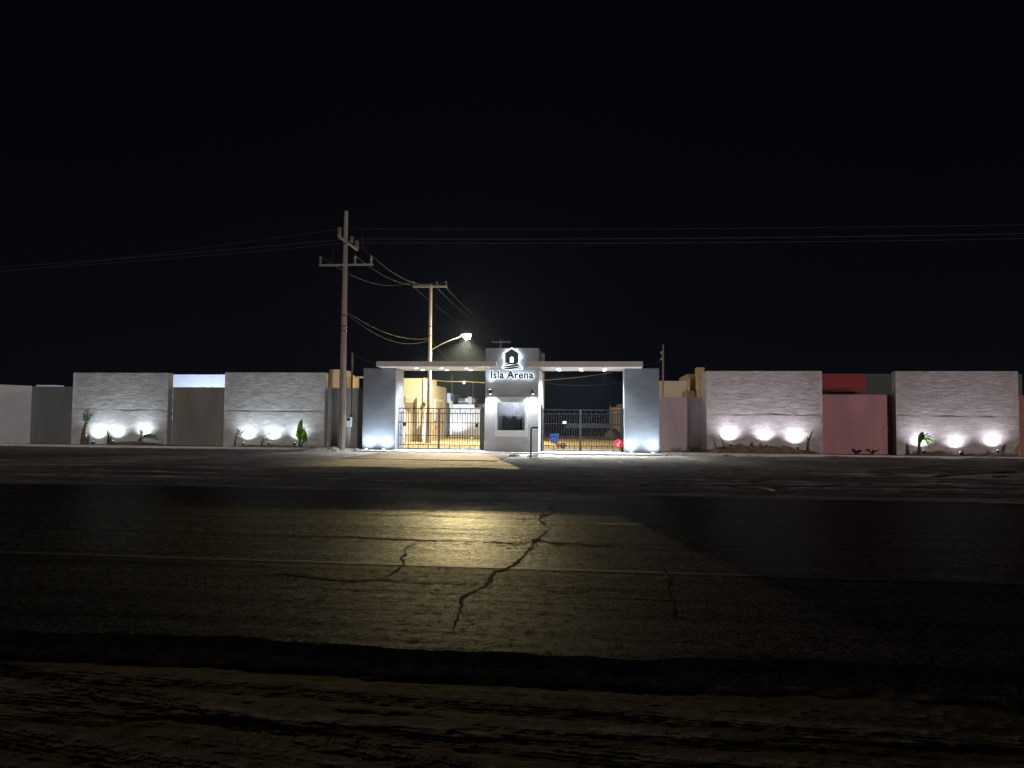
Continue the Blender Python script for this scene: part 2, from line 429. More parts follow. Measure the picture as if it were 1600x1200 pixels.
# cracks
def c3(pts): return [(560 + x / 4, 740 + y / 4) for x, y in pts]
def c4(pts): return [(900 + x / 4, 740 + y / 4) for x, y in pts]
def c1(pts): return [(x / 2, 680 + y / 2) for x, y in pts]
CR = [
 (c3([(1255,178),(1200,195),(1195,215),(1235,238),(1180,262),(1125,285),(1165,315),(1195,345),(1165,375),(1110,415),(1075,465),(1040,510),(990,555),(930,590),(850,615),(825,640),(835,665),(810,685),(760,715),(690,755),(660,775),(640,810),(640,850),(620,900),(600,930),(595,980),(590,1010)]), 0.030),
 (c3([(570,165),(580,190),(545,210),(460,235),(370,255),(280,262),(130,262),(0,262),(-400,258)]), 0.022),
 (c3([(380,258),(460,265),(640,272),(800,280),(1000,283),(1125,283)]), 0.030),
 (c1([(590,308),(950,315),(1120,318)]) + c3([(0,400),(130,405),(300,412),(400,418),(560,418),(700,425),(860,428),(960,437),(1060,430),(1110,420),(1150,420),(1200,432),(1330,434),(1480,450),(1600,450)]) + c4([(280,447),(400,460),(530,475),(640,482),(870,485),(1100,492)]), 0.036),
 (c3([(395,420),(330,450),(290,470),(298,490),(280,515),(262,528),(290,555),(270,580),(230,610),(190,640),(170,660)]), 0.022),
 (c1([(770,435),(900,433),(1000,445),(1100,455)]) + c3([(0,670),(150,660),(250,675),(400,680),(560,680),(700,688),(800,688)]), 0.020),
 (c3([(1130,715),(1160,730),(1300,740),(1370,735),(1470,718),(1600,720)]) + c4([(300,730),(400,742),(575,742)]), 0.013),
 (c4([(535,470),(525,500),(530,540),(525,570),(545,600),(575,630),(590,650),(578,700),(580,745),(595,790),(610,830),(620,870),(600,900),(560,920),(540,945)]), 0.022),
 (c3([(1090,440),(1000,445),(900,440)]), 0.02), (c3([(1190,440),(1260,448),(1330,446)]), 0.03),
 (c3([(1130,270),(1150,262),(1185,255)]), 0.06), (c3([(1080,425),(1110,412),(1140,420)]), 0.10),
]
cb = MB()
for k, (pts, w) in enumerate(CR):
    P = [G(u, v, 0.004) for u, v in pts]
    Q = []
    for a, b in zip(P[:-1], P[1:]):
        n = max(2, int((b - a).length / 0.03))
        for i in range(n):
            p = a.lerp(b, i / n)
            j = 0.030 * min(1.5, w / 0.02)
            Q.append(Vector((p.x + j * float(vnoise(p.x * 9, p.y * 9 + k, 3) + .7 * vnoise(p.x * 27, p.y * 27 + k, 13)), p.y + j * float(vnoise(p.x * 9 + 50, p.y * 9 + k, 4) + .9 * vnoise(p.x * 25, p.y * 27 + k, 14)), 0.004 + 0.0006 * k)))
    Q.append(P[-1])
    vs, fs = [], []
    n = len(Q)
    for i, p in enumerate(Q):
        t = (Q[min(i + 1, n - 1)] - Q[max(i - 1, 0)]).normalized()
        nrm = Vector((-t.y, t.x, 0))
        ww = w * (0.25 + 1.5 * (0.5 + float(vnoise(i * 0.12, k, 9) + .5 * vnoise(i * 0.6, k, 19)))) * min(1, 6 * min(i, n - 1 - i) / n + 0.15)
        off = Vector((nrm.x, nrm.y * 2.1, 0)) * (ww * 0.44)
        vs += [p + off, p - off]
    fs = [(2 * i, 2 * i + 2, 2 * i + 3, 2 * i + 1) for i in range(n - 1)]
    cb.add(vs, fs)
struct(cb.build('road_crack', M['crack'], parent=road))

# sandy verge between the road and the walls
def track_depth(x, y, y0, slope, w, seed, depth):
    d = y - (y0 + slope * x + 0.25 * vnoise(x * 0.12, x * 0 + seed, seed))
    return -depth * np.exp(-(d / w) ** 2) + 0.5 * depth * np.exp(-((np.abs(d) - 1.7 * w) / (0.6 * w)) ** 2)
PX0, PX1 = X(588, 33), X(800, 33)
pole_b = U(533.5, 709, 34.55)
def verge(x, y):
    h = 0.02 + 0.045 * fbm(x * 0.22, y * 0.5, 21, 3) + 0.024 * fbm(x * 1.1, y * 2.2, 5, 4) + 0.010 * fbm(x * 5, y * 7, 6, 3)
    for k, (y0, s, w, dp) in enumerate([(18.2, .012, .14, .05), (19.9, .015, .14, .05), (21.5, -.03, .15, .055), (23.2, -.028, .15, .05), (25.0, .05, .15, .05), (26.7, .052, .15, .05),
                                       (29.2, -.012, .15, .045), (30.8, -.01, .16, .05), (23.8, .11, .14, .05), (20.4, -.10, .14, .05), (28.2, -.09, .14, .05), (18.9, .06, .13, .04)]):
        h = h + 0.6 * track_depth(x, y, y0, s, w, k, dp)
    # turn-in tracks at the right hand gate
    for k, (cx, r) in enumerate([(9.0, 9.0), (9.0, 10.6), (13.5, 9.8), (13.5, 11.4)]):
        d = np.hypot(x - cx, (y - 33.5)) - r
        h = h - 0.05 * np.exp(-(d / 0.15) ** 2) + 0.025 * np.exp(-((np.abs(d) - .26) / .1) ** 2)
    # spill along the kerb, mound round the pole
    h = h + 0.07 * np.exp(-((y - 34.6) / 0.5) ** 2) * (0.4 + 1.6 * fbm(x * 0.8, y, 31, 3)) * (x > 7)
    rr = np.hypot(x - pole_b.x + 0.7, (y - pole_b.y) * 1.2)
    h = h + 0.16 * np.exp(-(rr / 1.1) ** 2) * (1 + 1.5 * fbm(x * 3, y * 3, 41, 3))
    # fade into the road, the pavers and the slab
    t = np.clip((y - 15.5) / 1.0, 0, 1)
    h = h * t + (1 - t) * (-0.045) + 0.012 * t
    pv = np.clip(np.minimum(np.minimum(x - PX0 + .6, PX1 + .6 - x), y - 27.5) / 1.2, 0, 1)
    h = h * (1 - pv) + pv * (-0.035)
    t2 = np.clip((y - 33.6) / 0.9, 0, 1) * np.clip((9.5 - x) / 1.5, 0, 1) * np.clip((x + 12) / 1.5, 0, 1)
    h = h * (1 - t2) + t2 * 0.0
    return h
xs = np.concatenate([np.linspace(-80, -36.5, 30), np.arange(-36, 26, 0.075), np.linspace(26.5, 70, 30)])
ys = np.concatenate([np.arange(15.4, 24, 0.075), np.arange(24, 35.2, 0.09)])
struct(grid('sandy_verge', xs, ys, verge, M['sand']))

# brick pavers before the left gate
pv = MB()
pv.box(PX0, PX1, 28.2, 34.15, -0.12, 0.028)
struct(pv.build('brick_paving', M['pave'], origin=(PX0, 28.2, 0)))

# near shoulder with tyre tracks
def shoulder(x, y):
    h = -0.065 + 0.018 * fbm(x * 0.5, y * 0.9, 51, 3) + 0.008 * fbm(x * 3, y * 4, 52, 4) + 0.009 * fbm(x * 14, y * 16, 53, 3)
    for k, (y0, s, w) in enumerate([(2.55, -.16, .13), (3.05, -.19, .12), (3.72, -.10, .12), (4.25, -.07, .11), (2.1, -.22, .14), (3.35, -.30, .11), (1.75, -.05, .13), (4.0, .05, .10)]):
        d = y - (y0 + s * x + 0.12 * vnoise(x * 0.35, x * 0 + k, k + 60))
        m = np.exp(-(d / w) ** 4)
        al = x * math.sqrt(1 + s * s)
        lug = np.where(np.sin(al * 62 + 16 * np.abs(d) / w * 2.2) > 0.1, 1.0, 0.0)
        rib = np.cos(d / w * math.pi * 5.0)
        h = h * 1 - m * (0.009 - 0.004 * lug * (k % 4 == 1) - 0.004 * rib)
        h = h + 0.004 * np.exp(-((np.abs(d) - 1.45 * w) / (0.35 * w)) ** 2)
    ph = (y + 0.17 * x + 0.05 * vnoise(x * .5, y * .5, 77)) / 0.052
    h = h + 0.0016 * np.sin(2 * math.pi * ph) * np.clip(0.5 + 2.2 * vnoise(x * 0.6, y * 1.4, 78), 0, 1)
    t = np.clip((y - 4.55) / 0.25, 0, 1)
    return h * (1 - t) + t * (-0.08 + 0.010 * vnoise(x * 9, y * 9, 71))
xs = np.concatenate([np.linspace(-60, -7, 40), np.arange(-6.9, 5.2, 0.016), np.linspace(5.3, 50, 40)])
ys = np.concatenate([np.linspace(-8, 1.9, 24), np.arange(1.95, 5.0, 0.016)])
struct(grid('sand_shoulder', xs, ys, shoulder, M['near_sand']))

# kerb and planting beds
XL, XR = -46.0, 34.0
XPL0, XPR1 = X(565, 35.7), X(1031, 35.7)
kb = MB()
kb.box(XL, XPL0 - 0.0, YK0, YK1, -0.15, 0.13)
struct(kb.build('kerb', M['kerb']))
kb = MB(); kb.box(XPR1, XR, YK0, YK1, -0.15, 0.13)
struct(kb.build('kerb', M['kerb']))
MOUNDS = [(X(1168, 36.1), .30, .9), (X(1232, 36.0), .28, .65), (X(1150, 35.8), .16, .6), (X(1205, 36), .2, .6), (X(1265, 36.2), .16, .4), (X(1120, 36.3), .14, .7), (X(203, 36.3), .24, .9), (X(240, 36.2), .14, .7), (X(395, 36.3), .12, .8), (X(440, 36.3), .13, .9),
          (X(1462, 36), .13, .5), (X(1475, 36.1), .15, .5), (X(1535, 36.2), .12, .7), (X(1575, 36), .16, .5)]
def bed(x, y):
    h = 0.09 + 0.05 * fbm(x * 1.1, y * 1.5, 81, 4) + 0.03 * fbm(x * 5, y * 5, 82, 3)
    for mx, mh, mw in MOUNDS:
        h = h + mh * np.exp(-((x - mx) / mw) ** 2 - ((y - 36.15) / 0.42) ** 2) * (1 + 0.5 * vnoise(x * 4, y * 4, 83))
    t = np.clip((y - YK1) / 0.2, 0, 1)
    return h * t + 0.10 * (1 - t)
xs = np.arange(XL, XPL0, 0.08); ys = np.arange(YK1, 37.3, 0.08)
struct(grid('planting_bed_soil', xs, ys, bed, M['soil']))
xs = np.arange(XPR1, XR, 0.08); ys = np.arange(YK1, 38.4, 0.08)
struct(grid('planting_bed_soil', xs, ys, bed, M['soil']))

# concrete slab under the entrance and the sandy lot beyond
sl = MB(); sl.box(XPL0, XPR1, 34.2, 38.9, -0.2, 0.07)
struct(sl.build('entrance_slab', M['concrete']))
def lot(x, y):
    return 0.03 + 0.15 * fbm(x * 0.15, y * 0.15, 91, 4) * np.clip((y - 39) / 4, 0, 1)
struct(grid('sandy_lot', np.linspace(-45, 45, 180), np.concatenate([np.arange(38.9, 60, 0.4), np.arange(60, 98, 1.0)]), lot, M['lot_sand']))

# ================================================================== PERIMETER WALLS
def textured_wall(u0, u1, v_top, label, m, seed, cap_mat, group, depth=0.45, left_ret=None):
    um = (u0 + u1) / 2
    x0, x1 = X(u0, YW), X(u1, YW)
    zt = Z(um, v_top, YW)
    t = thing('textured_wall', ((x0 + x1) / 2, YW + depth / 2, 0), label, 'wall', group)
    b = MB(); b.box(x0, x1, YW + 0.05, YW + depth, -0.2, zt - 0.004)
    if left_ret:
        b.box(x0, x0 + 0.3, YW + depth + 0.002, YW + left_ret, -0.2, zt - 0.006)
    b.build('wall_body', cap_mat, t)
    def relief(x, z):
        up = 1 / (1 + np.exp(-(z - 1.95 - 0.08 * vnoise(x * 1.3, z * 0, seed + 9)) / 0.02))
        h = fbm(x * 3.2 + 0.6 * vnoise(x, z * 3, seed + 1), z * 14, seed, 5, 0.72)
        rid = np.abs(h)
        r = (0.0075 * h - 0.007 * np.clip(0.10 - rid, 0, 1) * 4 * up) * (0.35 + 0.65 * up)
        r = r + 0.012 * fbm(x * 1.2, z * 1.5, seed + 3, 3)
        r = r - 0.020 * up * np.clip(0.6 + 1.2 * vnoise(x * 1.7, z * 0, seed + 6), 0.15, 1)
        zl = z - 1.95 - 0.08 * vnoise(x * 1.3, z * 0, seed + 9) - 0.03 * vnoise(x * 6, z * 0, seed + 5)
        r = r - 0.016 * np.exp(-((zl - 0.03) / 0.025) ** 2) * np.clip(0.5 + 1.8 * vnoise(x * 2.3, z * 0, seed + 8), 0, 1)
        ex = np.clip(np.minimum(x - x0, x1 - x) / 0.06, 0, 1)
        return YW - 0.005 - r * ex
    xs = np.linspace(x0, x1, int((x1 - x0) / 0.035)); zs = np.linspace(-0.2, zt, int(zt / 0.03))
    grid('textured_face', xs, zs, relief, m, axis='Y', parent=t)
    return x0, x1, zt
GW = 'rough textured panels of the boundary wall'
WA = textured_wall(112.5, 261.5, 582.5, 'rough grey textured wall panel farthest from the gate on the palm-with-thick-trunk side, next to the dark corner', M['stucco'], 100, M['wall_grey'], GW)
WC = textured_wall(350, 507, 582, 'rough grey textured wall panel beside the tall utility pole with a bushy green plant', M['stucco'], 200, M['wall_grey'], GW)
WR = textured_wall(1104, 1285, 579.7, 'wide rough textured wall panel, tinted pink by red light, with sand heaps at its foot, next to the slate pillar', M['stucco_redlight'], 300, M['wall_grey'], GW, left_ret=1.5)
WS = textured_wall(1400, 1592, 580, 'rough textured wall panel, tinted pink by red light, behind the drooping small palm, beyond the rose wall', M['stucco_redlight'], 400, M['wall_grey'], GW)

def plain_wall(xa, xb, Y, zt, m, label, name='boundary_wall', thick=0.2):
    b = MB(); b.box(xa, xb, Y, Y + thick, -0.2, zt)
    o = b.build(name, m, origin=((xa + xb) / 2, Y, 0))
    return tag(o, label, 'wall', 'plain recessed sections of the boundary wall')
YR = YW + 0.452
corner = U(50, 603, YR)
plain_wall(corner.x, WA[0] - 0.004, YR, Z(80, 604, YR), M['wall_dark'], 'dark plain recessed wall in the corner between the pale side wall and the first textured panel')
plain_wall(WA[1] + 0.004, WC[0] - 0.004, YR, Z(305, 605, YR), M['wall_taupe'], 'taupe plain recessed wall between the two grey textured panels, under the bright blue-white strip')
plain_wall(WC[1] + 0.004, X(572, YR), YR, Z(540, 606, YR), M['wall_grey'], 'grey plain recessed wall behind the tall utility pole and the meter post')
YRR = YW + 1.5
plain_wall(X(1026, YRR), X(1106, YRR), YRR + 0.004, Z(1062, 620.5, YRR), M['wall_redlight_mauve'], 'plain recessed wall, tinted mauve by red light, between the slate pillar and the wide pinkish panel')
plain_wall(WR[1] + 0.004, WS[0] - 0.004, YR, Z(1340, 616.5, YR), M['wall_redlight_rose'], 'plain recessed wall, tinted rose red by light, between the two pinkish textured panels')
plain_wall(WS[1] + 0.004, X(1760, YR), YR, Z(1597, 618, YR), M['wall_redlight_orange'], 'plain wall, tinted orange by red light, at the far end past the last textured panel, cut by the picture edge')
# pale side wall returning toward the road
a = corner; bpt = U(-60, 596, 34.0)
d = (Vector((bpt.x, bpt.y, 0)) - Vector((a.x, a.y, 0))).normalized()
nrm = Vector((d.y, -d.x, 0)) * 0.2
zt = corner.z
b = MB()
pa, pb = Vector((a.x, a.y + 0.0, 0)), Vector((a.x, a.y, 0)) + d * 9
vs = [pa, pb, pb + nrm, pa + nrm]
b.add([(p.x, p.y, -0.2) for p in vs] + [(p.x, p.y, zt) for p in vs], [(0,1,2,3),(4,5,6,7),(0,1,5,4),(1,2,6,5),(2,3,7,6),(3,0,4,7)])
tag(b.build('side_wall', M['white_render'], origin=(a.x, a.y, 0)), 'pale plain side wall turning toward the road at the dark corner', 'wall')

# ================================================================== ENTRANCE
YP = 35.7
def pillar(u0, u1, label):
    x0, x1 = X(u0, YP, 640), X(u1, YP, 640)
    t = thing('gate_pillar', ((x0 + x1) / 2, YP + .75, 0.07), label, 'pillar', 'slate grey pillars of the entrance')
    z1 = 4.12
    b = MB(); b.box(x0, x1, YP, YP + 1.55, 0.0, z1); b.build('pillar_body', M['slate'], t)
    return t, x0, x1
PL, plx0, plx1 = pillar(567, 617, 'broad slate grey pillar beside the meter post, at the end of the canopy')
PR, prx0, prx1 = pillar(976.3, 1030, 'broad slate grey pillar beside the mauve wall and the round red sign')
# white inner faces of the pillars
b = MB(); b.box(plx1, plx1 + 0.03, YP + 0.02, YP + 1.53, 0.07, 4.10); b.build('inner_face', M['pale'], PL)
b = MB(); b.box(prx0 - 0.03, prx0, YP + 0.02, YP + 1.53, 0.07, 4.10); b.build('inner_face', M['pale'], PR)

# tower / guard booth
YT, YTB = 35.0, 38.5
tx0, tx1 = X(758, YT), X(841, YT)
tz = Z(800, 544, YT)
tower = thing('guard_booth', ((tx0 + tx1) / 2, (YT + YTB) / 2, 0), 'tall grey guard booth tower carrying the lit sign between the two gates', 'guard booth')
wx0, wx1 = X(777.5, YT), X(820.5, YT)
wz0, wz1 = Z(800, 672.5, YT), Z(800, 628.5, YT)
b = MB()
b.box(tx0, tx1, YT, YT + 0.2, -0.15, wz0); b.box(tx0, tx1, YT, YT + 0.2, wz1, tz)
b.box(tx0, wx0, YT, YT + 0.2, wz0, wz1); b.box(wx1, tx1, YT, YT + 0.2, wz0, wz1)
b.box(tx0, tx0 + 0.2, YT + 0.2, YTB, -0.15, tz); b.box(tx1 - 0.2, tx1, YT + 0.2, YTB, -0.15, tz)
b.box(tx0 + .2, tx1 - .2, YTB - 0.2, YTB, -0.15, tz)
b.box(tx0 + .2, tx1 - .2, YT + .2, YTB - .2, tz - 0.3, tz - 0.1)
b.build('booth_wall', M['tower'], tower)
b = MB(); b.box(tx1, tx1 + 0.025, YT + 0.06, YTB - 0.02, 0.08, 4.0); b.build('side_cladding', M['white_render'], tower)
# room behind the window
b = MB(); b.box(tx0 + .2, tx1 - .2, YT + 1.5, YT + 1.55, 0, tz - .35); b.build('inner_wall', M['wall_grey'], tower)
b = MB(); b.box(tx0 + .25, tx1 - .25, YT + 1.0, YT + 1.3, 0, (wz0 + wz1) / 2 + .02); b.build('cabinet', M['wall_dark'], tower)
b = MB(); b.box(wx0 + 0.02, wx1 - 0.02, YT + 0.22, YT + 0.62, wz0 - 0.3, wz0 - 0.02); b.build('counter', M['concrete'], tower)
b = MB()
fx0, fx1 = X(773.5, YT), X(824, YT)
fz0, fz1 = Z(800, 682, YT), Z(800, 620.5, YT)
b.box(fx0, fx1, YT - 0.16, YT - .001, wz1, fz1); b.box(fx0, fx1, YT - 0.16, YT - .001, fz0, wz0)
b.box(fx0, wx0, YT - 0.16, YT - .001, wz0, wz1); b.box(wx1, fx1, YT - 0.16, YT - .001, wz0, wz1)
win = b.build('window', M['white_render'], tower)
b = MB(); b.box(wx0 + .001, wx1 - .001, YT + 0.06, YT + 0.07, wz0 + .001, wz1 - .001); b.build('pane', M['glass'], win)
b = MB()
n = 44
vs = []
for i in range(n + 1):
    x = wx0 + (wx1 - wx0) * (0.12 + 0.78 * i / n); y = YT + 0.34 + 0.03 * math.sin(i * 1.9) + 0.015 * math.sin(i * 0.7)
    vs += [(x, y, wz0 - 0.02), (x, y, wz0 + 0.60 + 0.10 * math.sin(i * 0.31) + 0.05 * math.sin(i * 1.1))]
b.add(vs, [(2 * i, 2 * i + 2, 2 * i + 3, 2 * i + 1) for i in range(n)], True)
b.build('curtain', mat('curtain_cloth', (0.60, 0.57, 0.50), 0.9, 0.25, 12), win)
light('POINT', 'booth_ceiling_light', ((tx0 + tx1) / 2, YT + 0.72, wz1 + 0.30), 260, (0.85, 0.92, 1), 0.15, parent=tower)
# sconces
def sconce(u, v, up, pw):
    p = U(u, v, YT - 0.27)
    b = MB(); b.tube([(p.x, p.y, p.z - 0.11), (p.x, p.y, p.z + 0.11)], 0.06, 12); b.box(p.x - .035, p.x + .035, p.y, YT - .001, p.z - .05, p.z + .05)
    s = b.build('wall_lamp', M['gate_steel'], tower)
    b = MB(); b.tube([(p.x, p.y, p.z - 0.116), (p.x, p.y, p.z - 0.112)], 0.05, 12); b.build('lens', M['lens'], s)
    if up:
        b = MB(); b.tube([(p.x, p.y, p.z + 0.112), (p.x, p.y, p.z + 0.116)], 0.05, 12); b.build('lens', M['lens'], s)
    light('SPOT', 'wall_lamp_beam', (p.x, p.y, p.z - 0.14), pw, (0.88, 0.96, 1), 0.04, (p.x, p.y + 0.10, p.z - 2), 140, 1.0, tower)
    if up:
        light('SPOT', 'wall_lamp_beam', (p.x, p.y, p.z + 0.14), pw * 0.28, (0.88, 0.96, 1), 0.04, (p.x, p.y + 0.05, p.z + 2), 90, 1.0, tower)
sconce(766, 612, True, K_SCONCE); sconce(832.5, 612, False, K_SCONCE)
# reader on the side
p = U(845.2, 627, 36.6)
b = MB(); b.box(tx1 + 0.026, tx1 + 0.10, 36.4, 36.62, p.z - 0.16, p.z + 0.16); rd = b.build('intercom_box', M['white_plastic'], tower)
b = MB(); b.box(tx1 + 0.026, tx1 + 0.09, 36.45, 36.57, p.z - 0.36, p.z - 0.19); b.build('keypad', M['black'], rd)

# canopies with downlights
YC0, YC1 = 34.65, 37.7
def canopy(u0, u1, vt, vb, lamps, label):
    x0, x1 = X(u0, YC0, 570), X(u1, YC0, 570)
    um = (u0 + u1) / 2
    z1, z0 = Z(um, vt, YC0), Z(um, vb, YC0)
    t = thing('canopy', ((x0 + x1) / 2, (YC0 + YC1) / 2, z0), label, 'canopy', 'flat canopies over the gates')
    b = MB(); b.box(x0, x1, YC0, YC1 if False else YT - 0.004, z0 + 0.01, z1)
    # the part behind the tower front stops at the tower's side
    if x0 < tx0 < x1: b.box(x0, tx0 - 0.004, YT - 0.004, YC1, z0 + 0.01, z1)
    else: b.box(tx1 + 0.004, x1, YT - 0.004, YC1, z0 + 0.01, z1)
    b.build('roof_slab', M['fascia'], t)
    b = MB()
    b.box(x0 + .01, x1 - .01, YC0 + .01, YT - 0.006, z0, z0 + 0.0095)
    if x0 < tx0 < x1: b.box(x0 + .01, tx0 - 0.01, YT - 0.006, YC1 - .01, z0, z0 + 0.0095)
    else: b.box(tx1 + 0.03, x1 - .01, YT - 0.006, YC1 - .01, z0, z0 + 0.0095)
    b.build('soffit', M['soffit'], t)
    for (u, v) in lamps:
        p = G(u, v, z0)
        for y in (35.35, 36.65):
            q = Vector((p.x, y, z0))
            b = MB(); b.tube([(q.x, q.y, z0 - 0.035), (q.x, q.y, z0 - 0.001)], 0.11, 16); d = b.build('downlight', M['white_render'], t)
            b = MB(); b.tube([(q.x, q.y, z0 - 0.050), (q.x, q.y, z0 - 0.0355)], 0.085, 16); b.build('lens', M['lens_down'], d)
            light('SPOT', 'downlight_beam', (q.x, q.y, z0 - 0.08), K_DOWN * (1.35 if y < 36 else 0.8), (0.90, 0.96, 1.0), 0.07, (q.x, q.y - (1.3 if y < 36 else 0), 0), 128 if y < 36 else 140, 1.0, t)
    return t, x0, x1, z0, z1
CL = canopy(588, 775, 564.5, 572.7, [(650, 574), (690, 574.3), (729, 574.5)], 'flat pale canopy over the gate with the tan houses behind it')
CRR = canopy(824, 1004.6, 564.7, 573.2, [(872.5, 575), (908, 575), (945, 575)], 'flat pale canopy over the gate with the blue barrow behind it')

# ------------------------------------------------------------------ halo-lit sign
sgx = X(800, YT)
sign = thing('lit_sign', (sgx, YT, Z(800, 585, YT)), 'halo lit sign with house emblem over three waves and the words Isla Arena', 'sign')
def pxp(pts): return [(U(750 + x / 16, 535 + y / 16, YT).x, U(750 + x / 16, 535 + y / 16, YT).z) for x, y in pts]
def grow(poly, d):
    n = len(poly); out = []
    area = sum(poly[i][0] * poly[(i + 1) % n][1] - poly[(i + 1) % n][0] * poly[i][1] for i in range(n))
    sg = 1 if area > 0 else -1
    for i in range(n):
        p0, p1, p2 = Vector(poly[i - 1]), Vector(poly[i]), Vector(poly[(i + 1) % n])
        e1 = (p1 - p0).normalized(); e2 = (p2 - p1).normalized()
        n1 = Vector((e1.y, -e1.x)) * sg; n2 = Vector((e2.y, -e2.x)) * sg
        m = (n1 + n2); m = m / max(0.45, m.dot(n1)) if m.length > 1e-6 else n1
        out.append((p1.x + m.x * d, p1.y + m.y * d))
    return out
arch = [(848, 520)] + [(800 + 48 * math.cos(t), 405 - 48 * math.sin(t)) for t in np.linspace(0, math.pi, 9)] + [(752, 520)]
house = [(800, 165), (985, 285), (965, 300), (965, 520), (848, 520)] + arch[1:-1] + [(752, 520), (635, 520), (635, 300), (615, 285)]
hp = pxp(house)
b = MB(); b.prism(hp, YT - 0.12, YT - 0.075); b.build('house_emblem', mat('emblem_acrylic', (0.10, 0.145, 0.16), 0.3, 0.1, 6), sign)
outer = pxp([(800, 165), (985, 285), (965, 300), (965, 520), (635, 520), (635, 300), (615, 285)])
b = MB(); b.prism(grow(outer, 0.062), YT - 0.090, YT - 0.07); b.build('house_halo', M['halo'], sign)
def wave(yl, yc, yr, amp, x0, x1, th):
    top, bot = [], []
    for i in range(15):
        t = i / 14; x = x0 + (x1 - x0) * t
        yy = (1 - t) * yl + t * yr + (yc - (yl + yr) / 2) * math.sin(math.pi * t) + amp * math.sin(2 * math.pi * t)
        w = th * math.sin(math.pi * min(max(t, 0.03), 0.97)) ** 0.7
        top.append((x, yy - w / 2)); bot.append((x, yy + w / 2))
    return top + bot[::-1]
b2 = MB()
for k, (yl, yc, yr, a, x0, x1, th) in enumerate([(575, 530, 575, 0, 590, 1020, 44), (610, 590, 625, 14, 560, 1060, 48), (642, 645, 665, 16, 560, 1060, 48)]):
    w = pxp(wave(yl, yc, yr, a, x0, x1, th))
    b = MB(); b.prism(w, YT - 0.12, YT - 0.075); b.build('wave', M['letter'], sign)
    b = MB(); b.prism(grow(w, 0.022), YT - 0.089 + 0.004 * k, YT - 0.07 + .004 * k); b.build('wave_halo', M['halo'], sign)
def text_mesh(name, body, u0, u1, v0, v1, y, off, ext, m):
    c = bpy.data.curves.new(name, 'FONT'); c.body = body; c.size = 1.0; c.offset = off; c.extrude = ext / 2; c.resolution_u = 4
    o = bpy.data.objects.new(name + '_tmp', c); COL.objects.link(o)
    bpy.context.view_layer.update()
    me = bpy.data.meshes.new_from_object(o.evaluated_get(bpy.context.evaluated_depsgraph_get()))
    bpy.data.objects.remove(o)
    return me
def place_text(name, off, y, ext, m):
    ref = text_mesh('ref', 'Isla Arena', 0, 0, 0, 0, 0, 0.0, 0.02, m)
    P = np.array([v.co[:] for v in ref.vertices]); bx0, bx1 = P[:, 0].min(), P[:, 0].max(); by0, by1 = P[:, 1].min(), P[:, 1].max()
    A, B = U(767.8, 591.3, YT), U(833.6, 580.3, YT)
    sxk, szk = (B.x - A.x) / (bx1 - bx0), (B.z - A.z) / (by1 - by0)
    me = text_mesh(name, 'Isla Arena', 0, 0, 0, 0, 0, off / sxk, 0.02, m)
    org = ORG[sign.name]
    for v in me.vertices:
        x, yy, zz = v.co
        v.co = (A.x + (x - bx0) * sxk - org[0], y + (0.5 - zz / 0.02) * ext - org[1], A.z + (yy - by0) * szk - org[2])
    me.update()
    me.materials.clear(); me.materials.append(m)
    o = bpy.data.objects.new(name, me); COL.objects.link(o); o.parent = sign
    return o
place_text('lettering', 0.014, YT - 0.12, 0.04, M['letter'])
place_text('lettering_halo', 0.040, YT - 0.085, 0.02, M['text_halo'])
for u, v, pw in [(770 + 7.6 * i, 586.5, 2.6) for i in range(9)] + [(793, 549, 2.6), (806, 549, 2.6), (788, 558, 2.6), (813, 558, 2.6), (789, 572, 1.8), (800, 573, 2), (811, 573, 1.6)]:
    light('POINT', 'sign_led', U(u, v, YT - 0.045), pw, (0.66, 0.80, 1.0), 0.02, parent=sign)

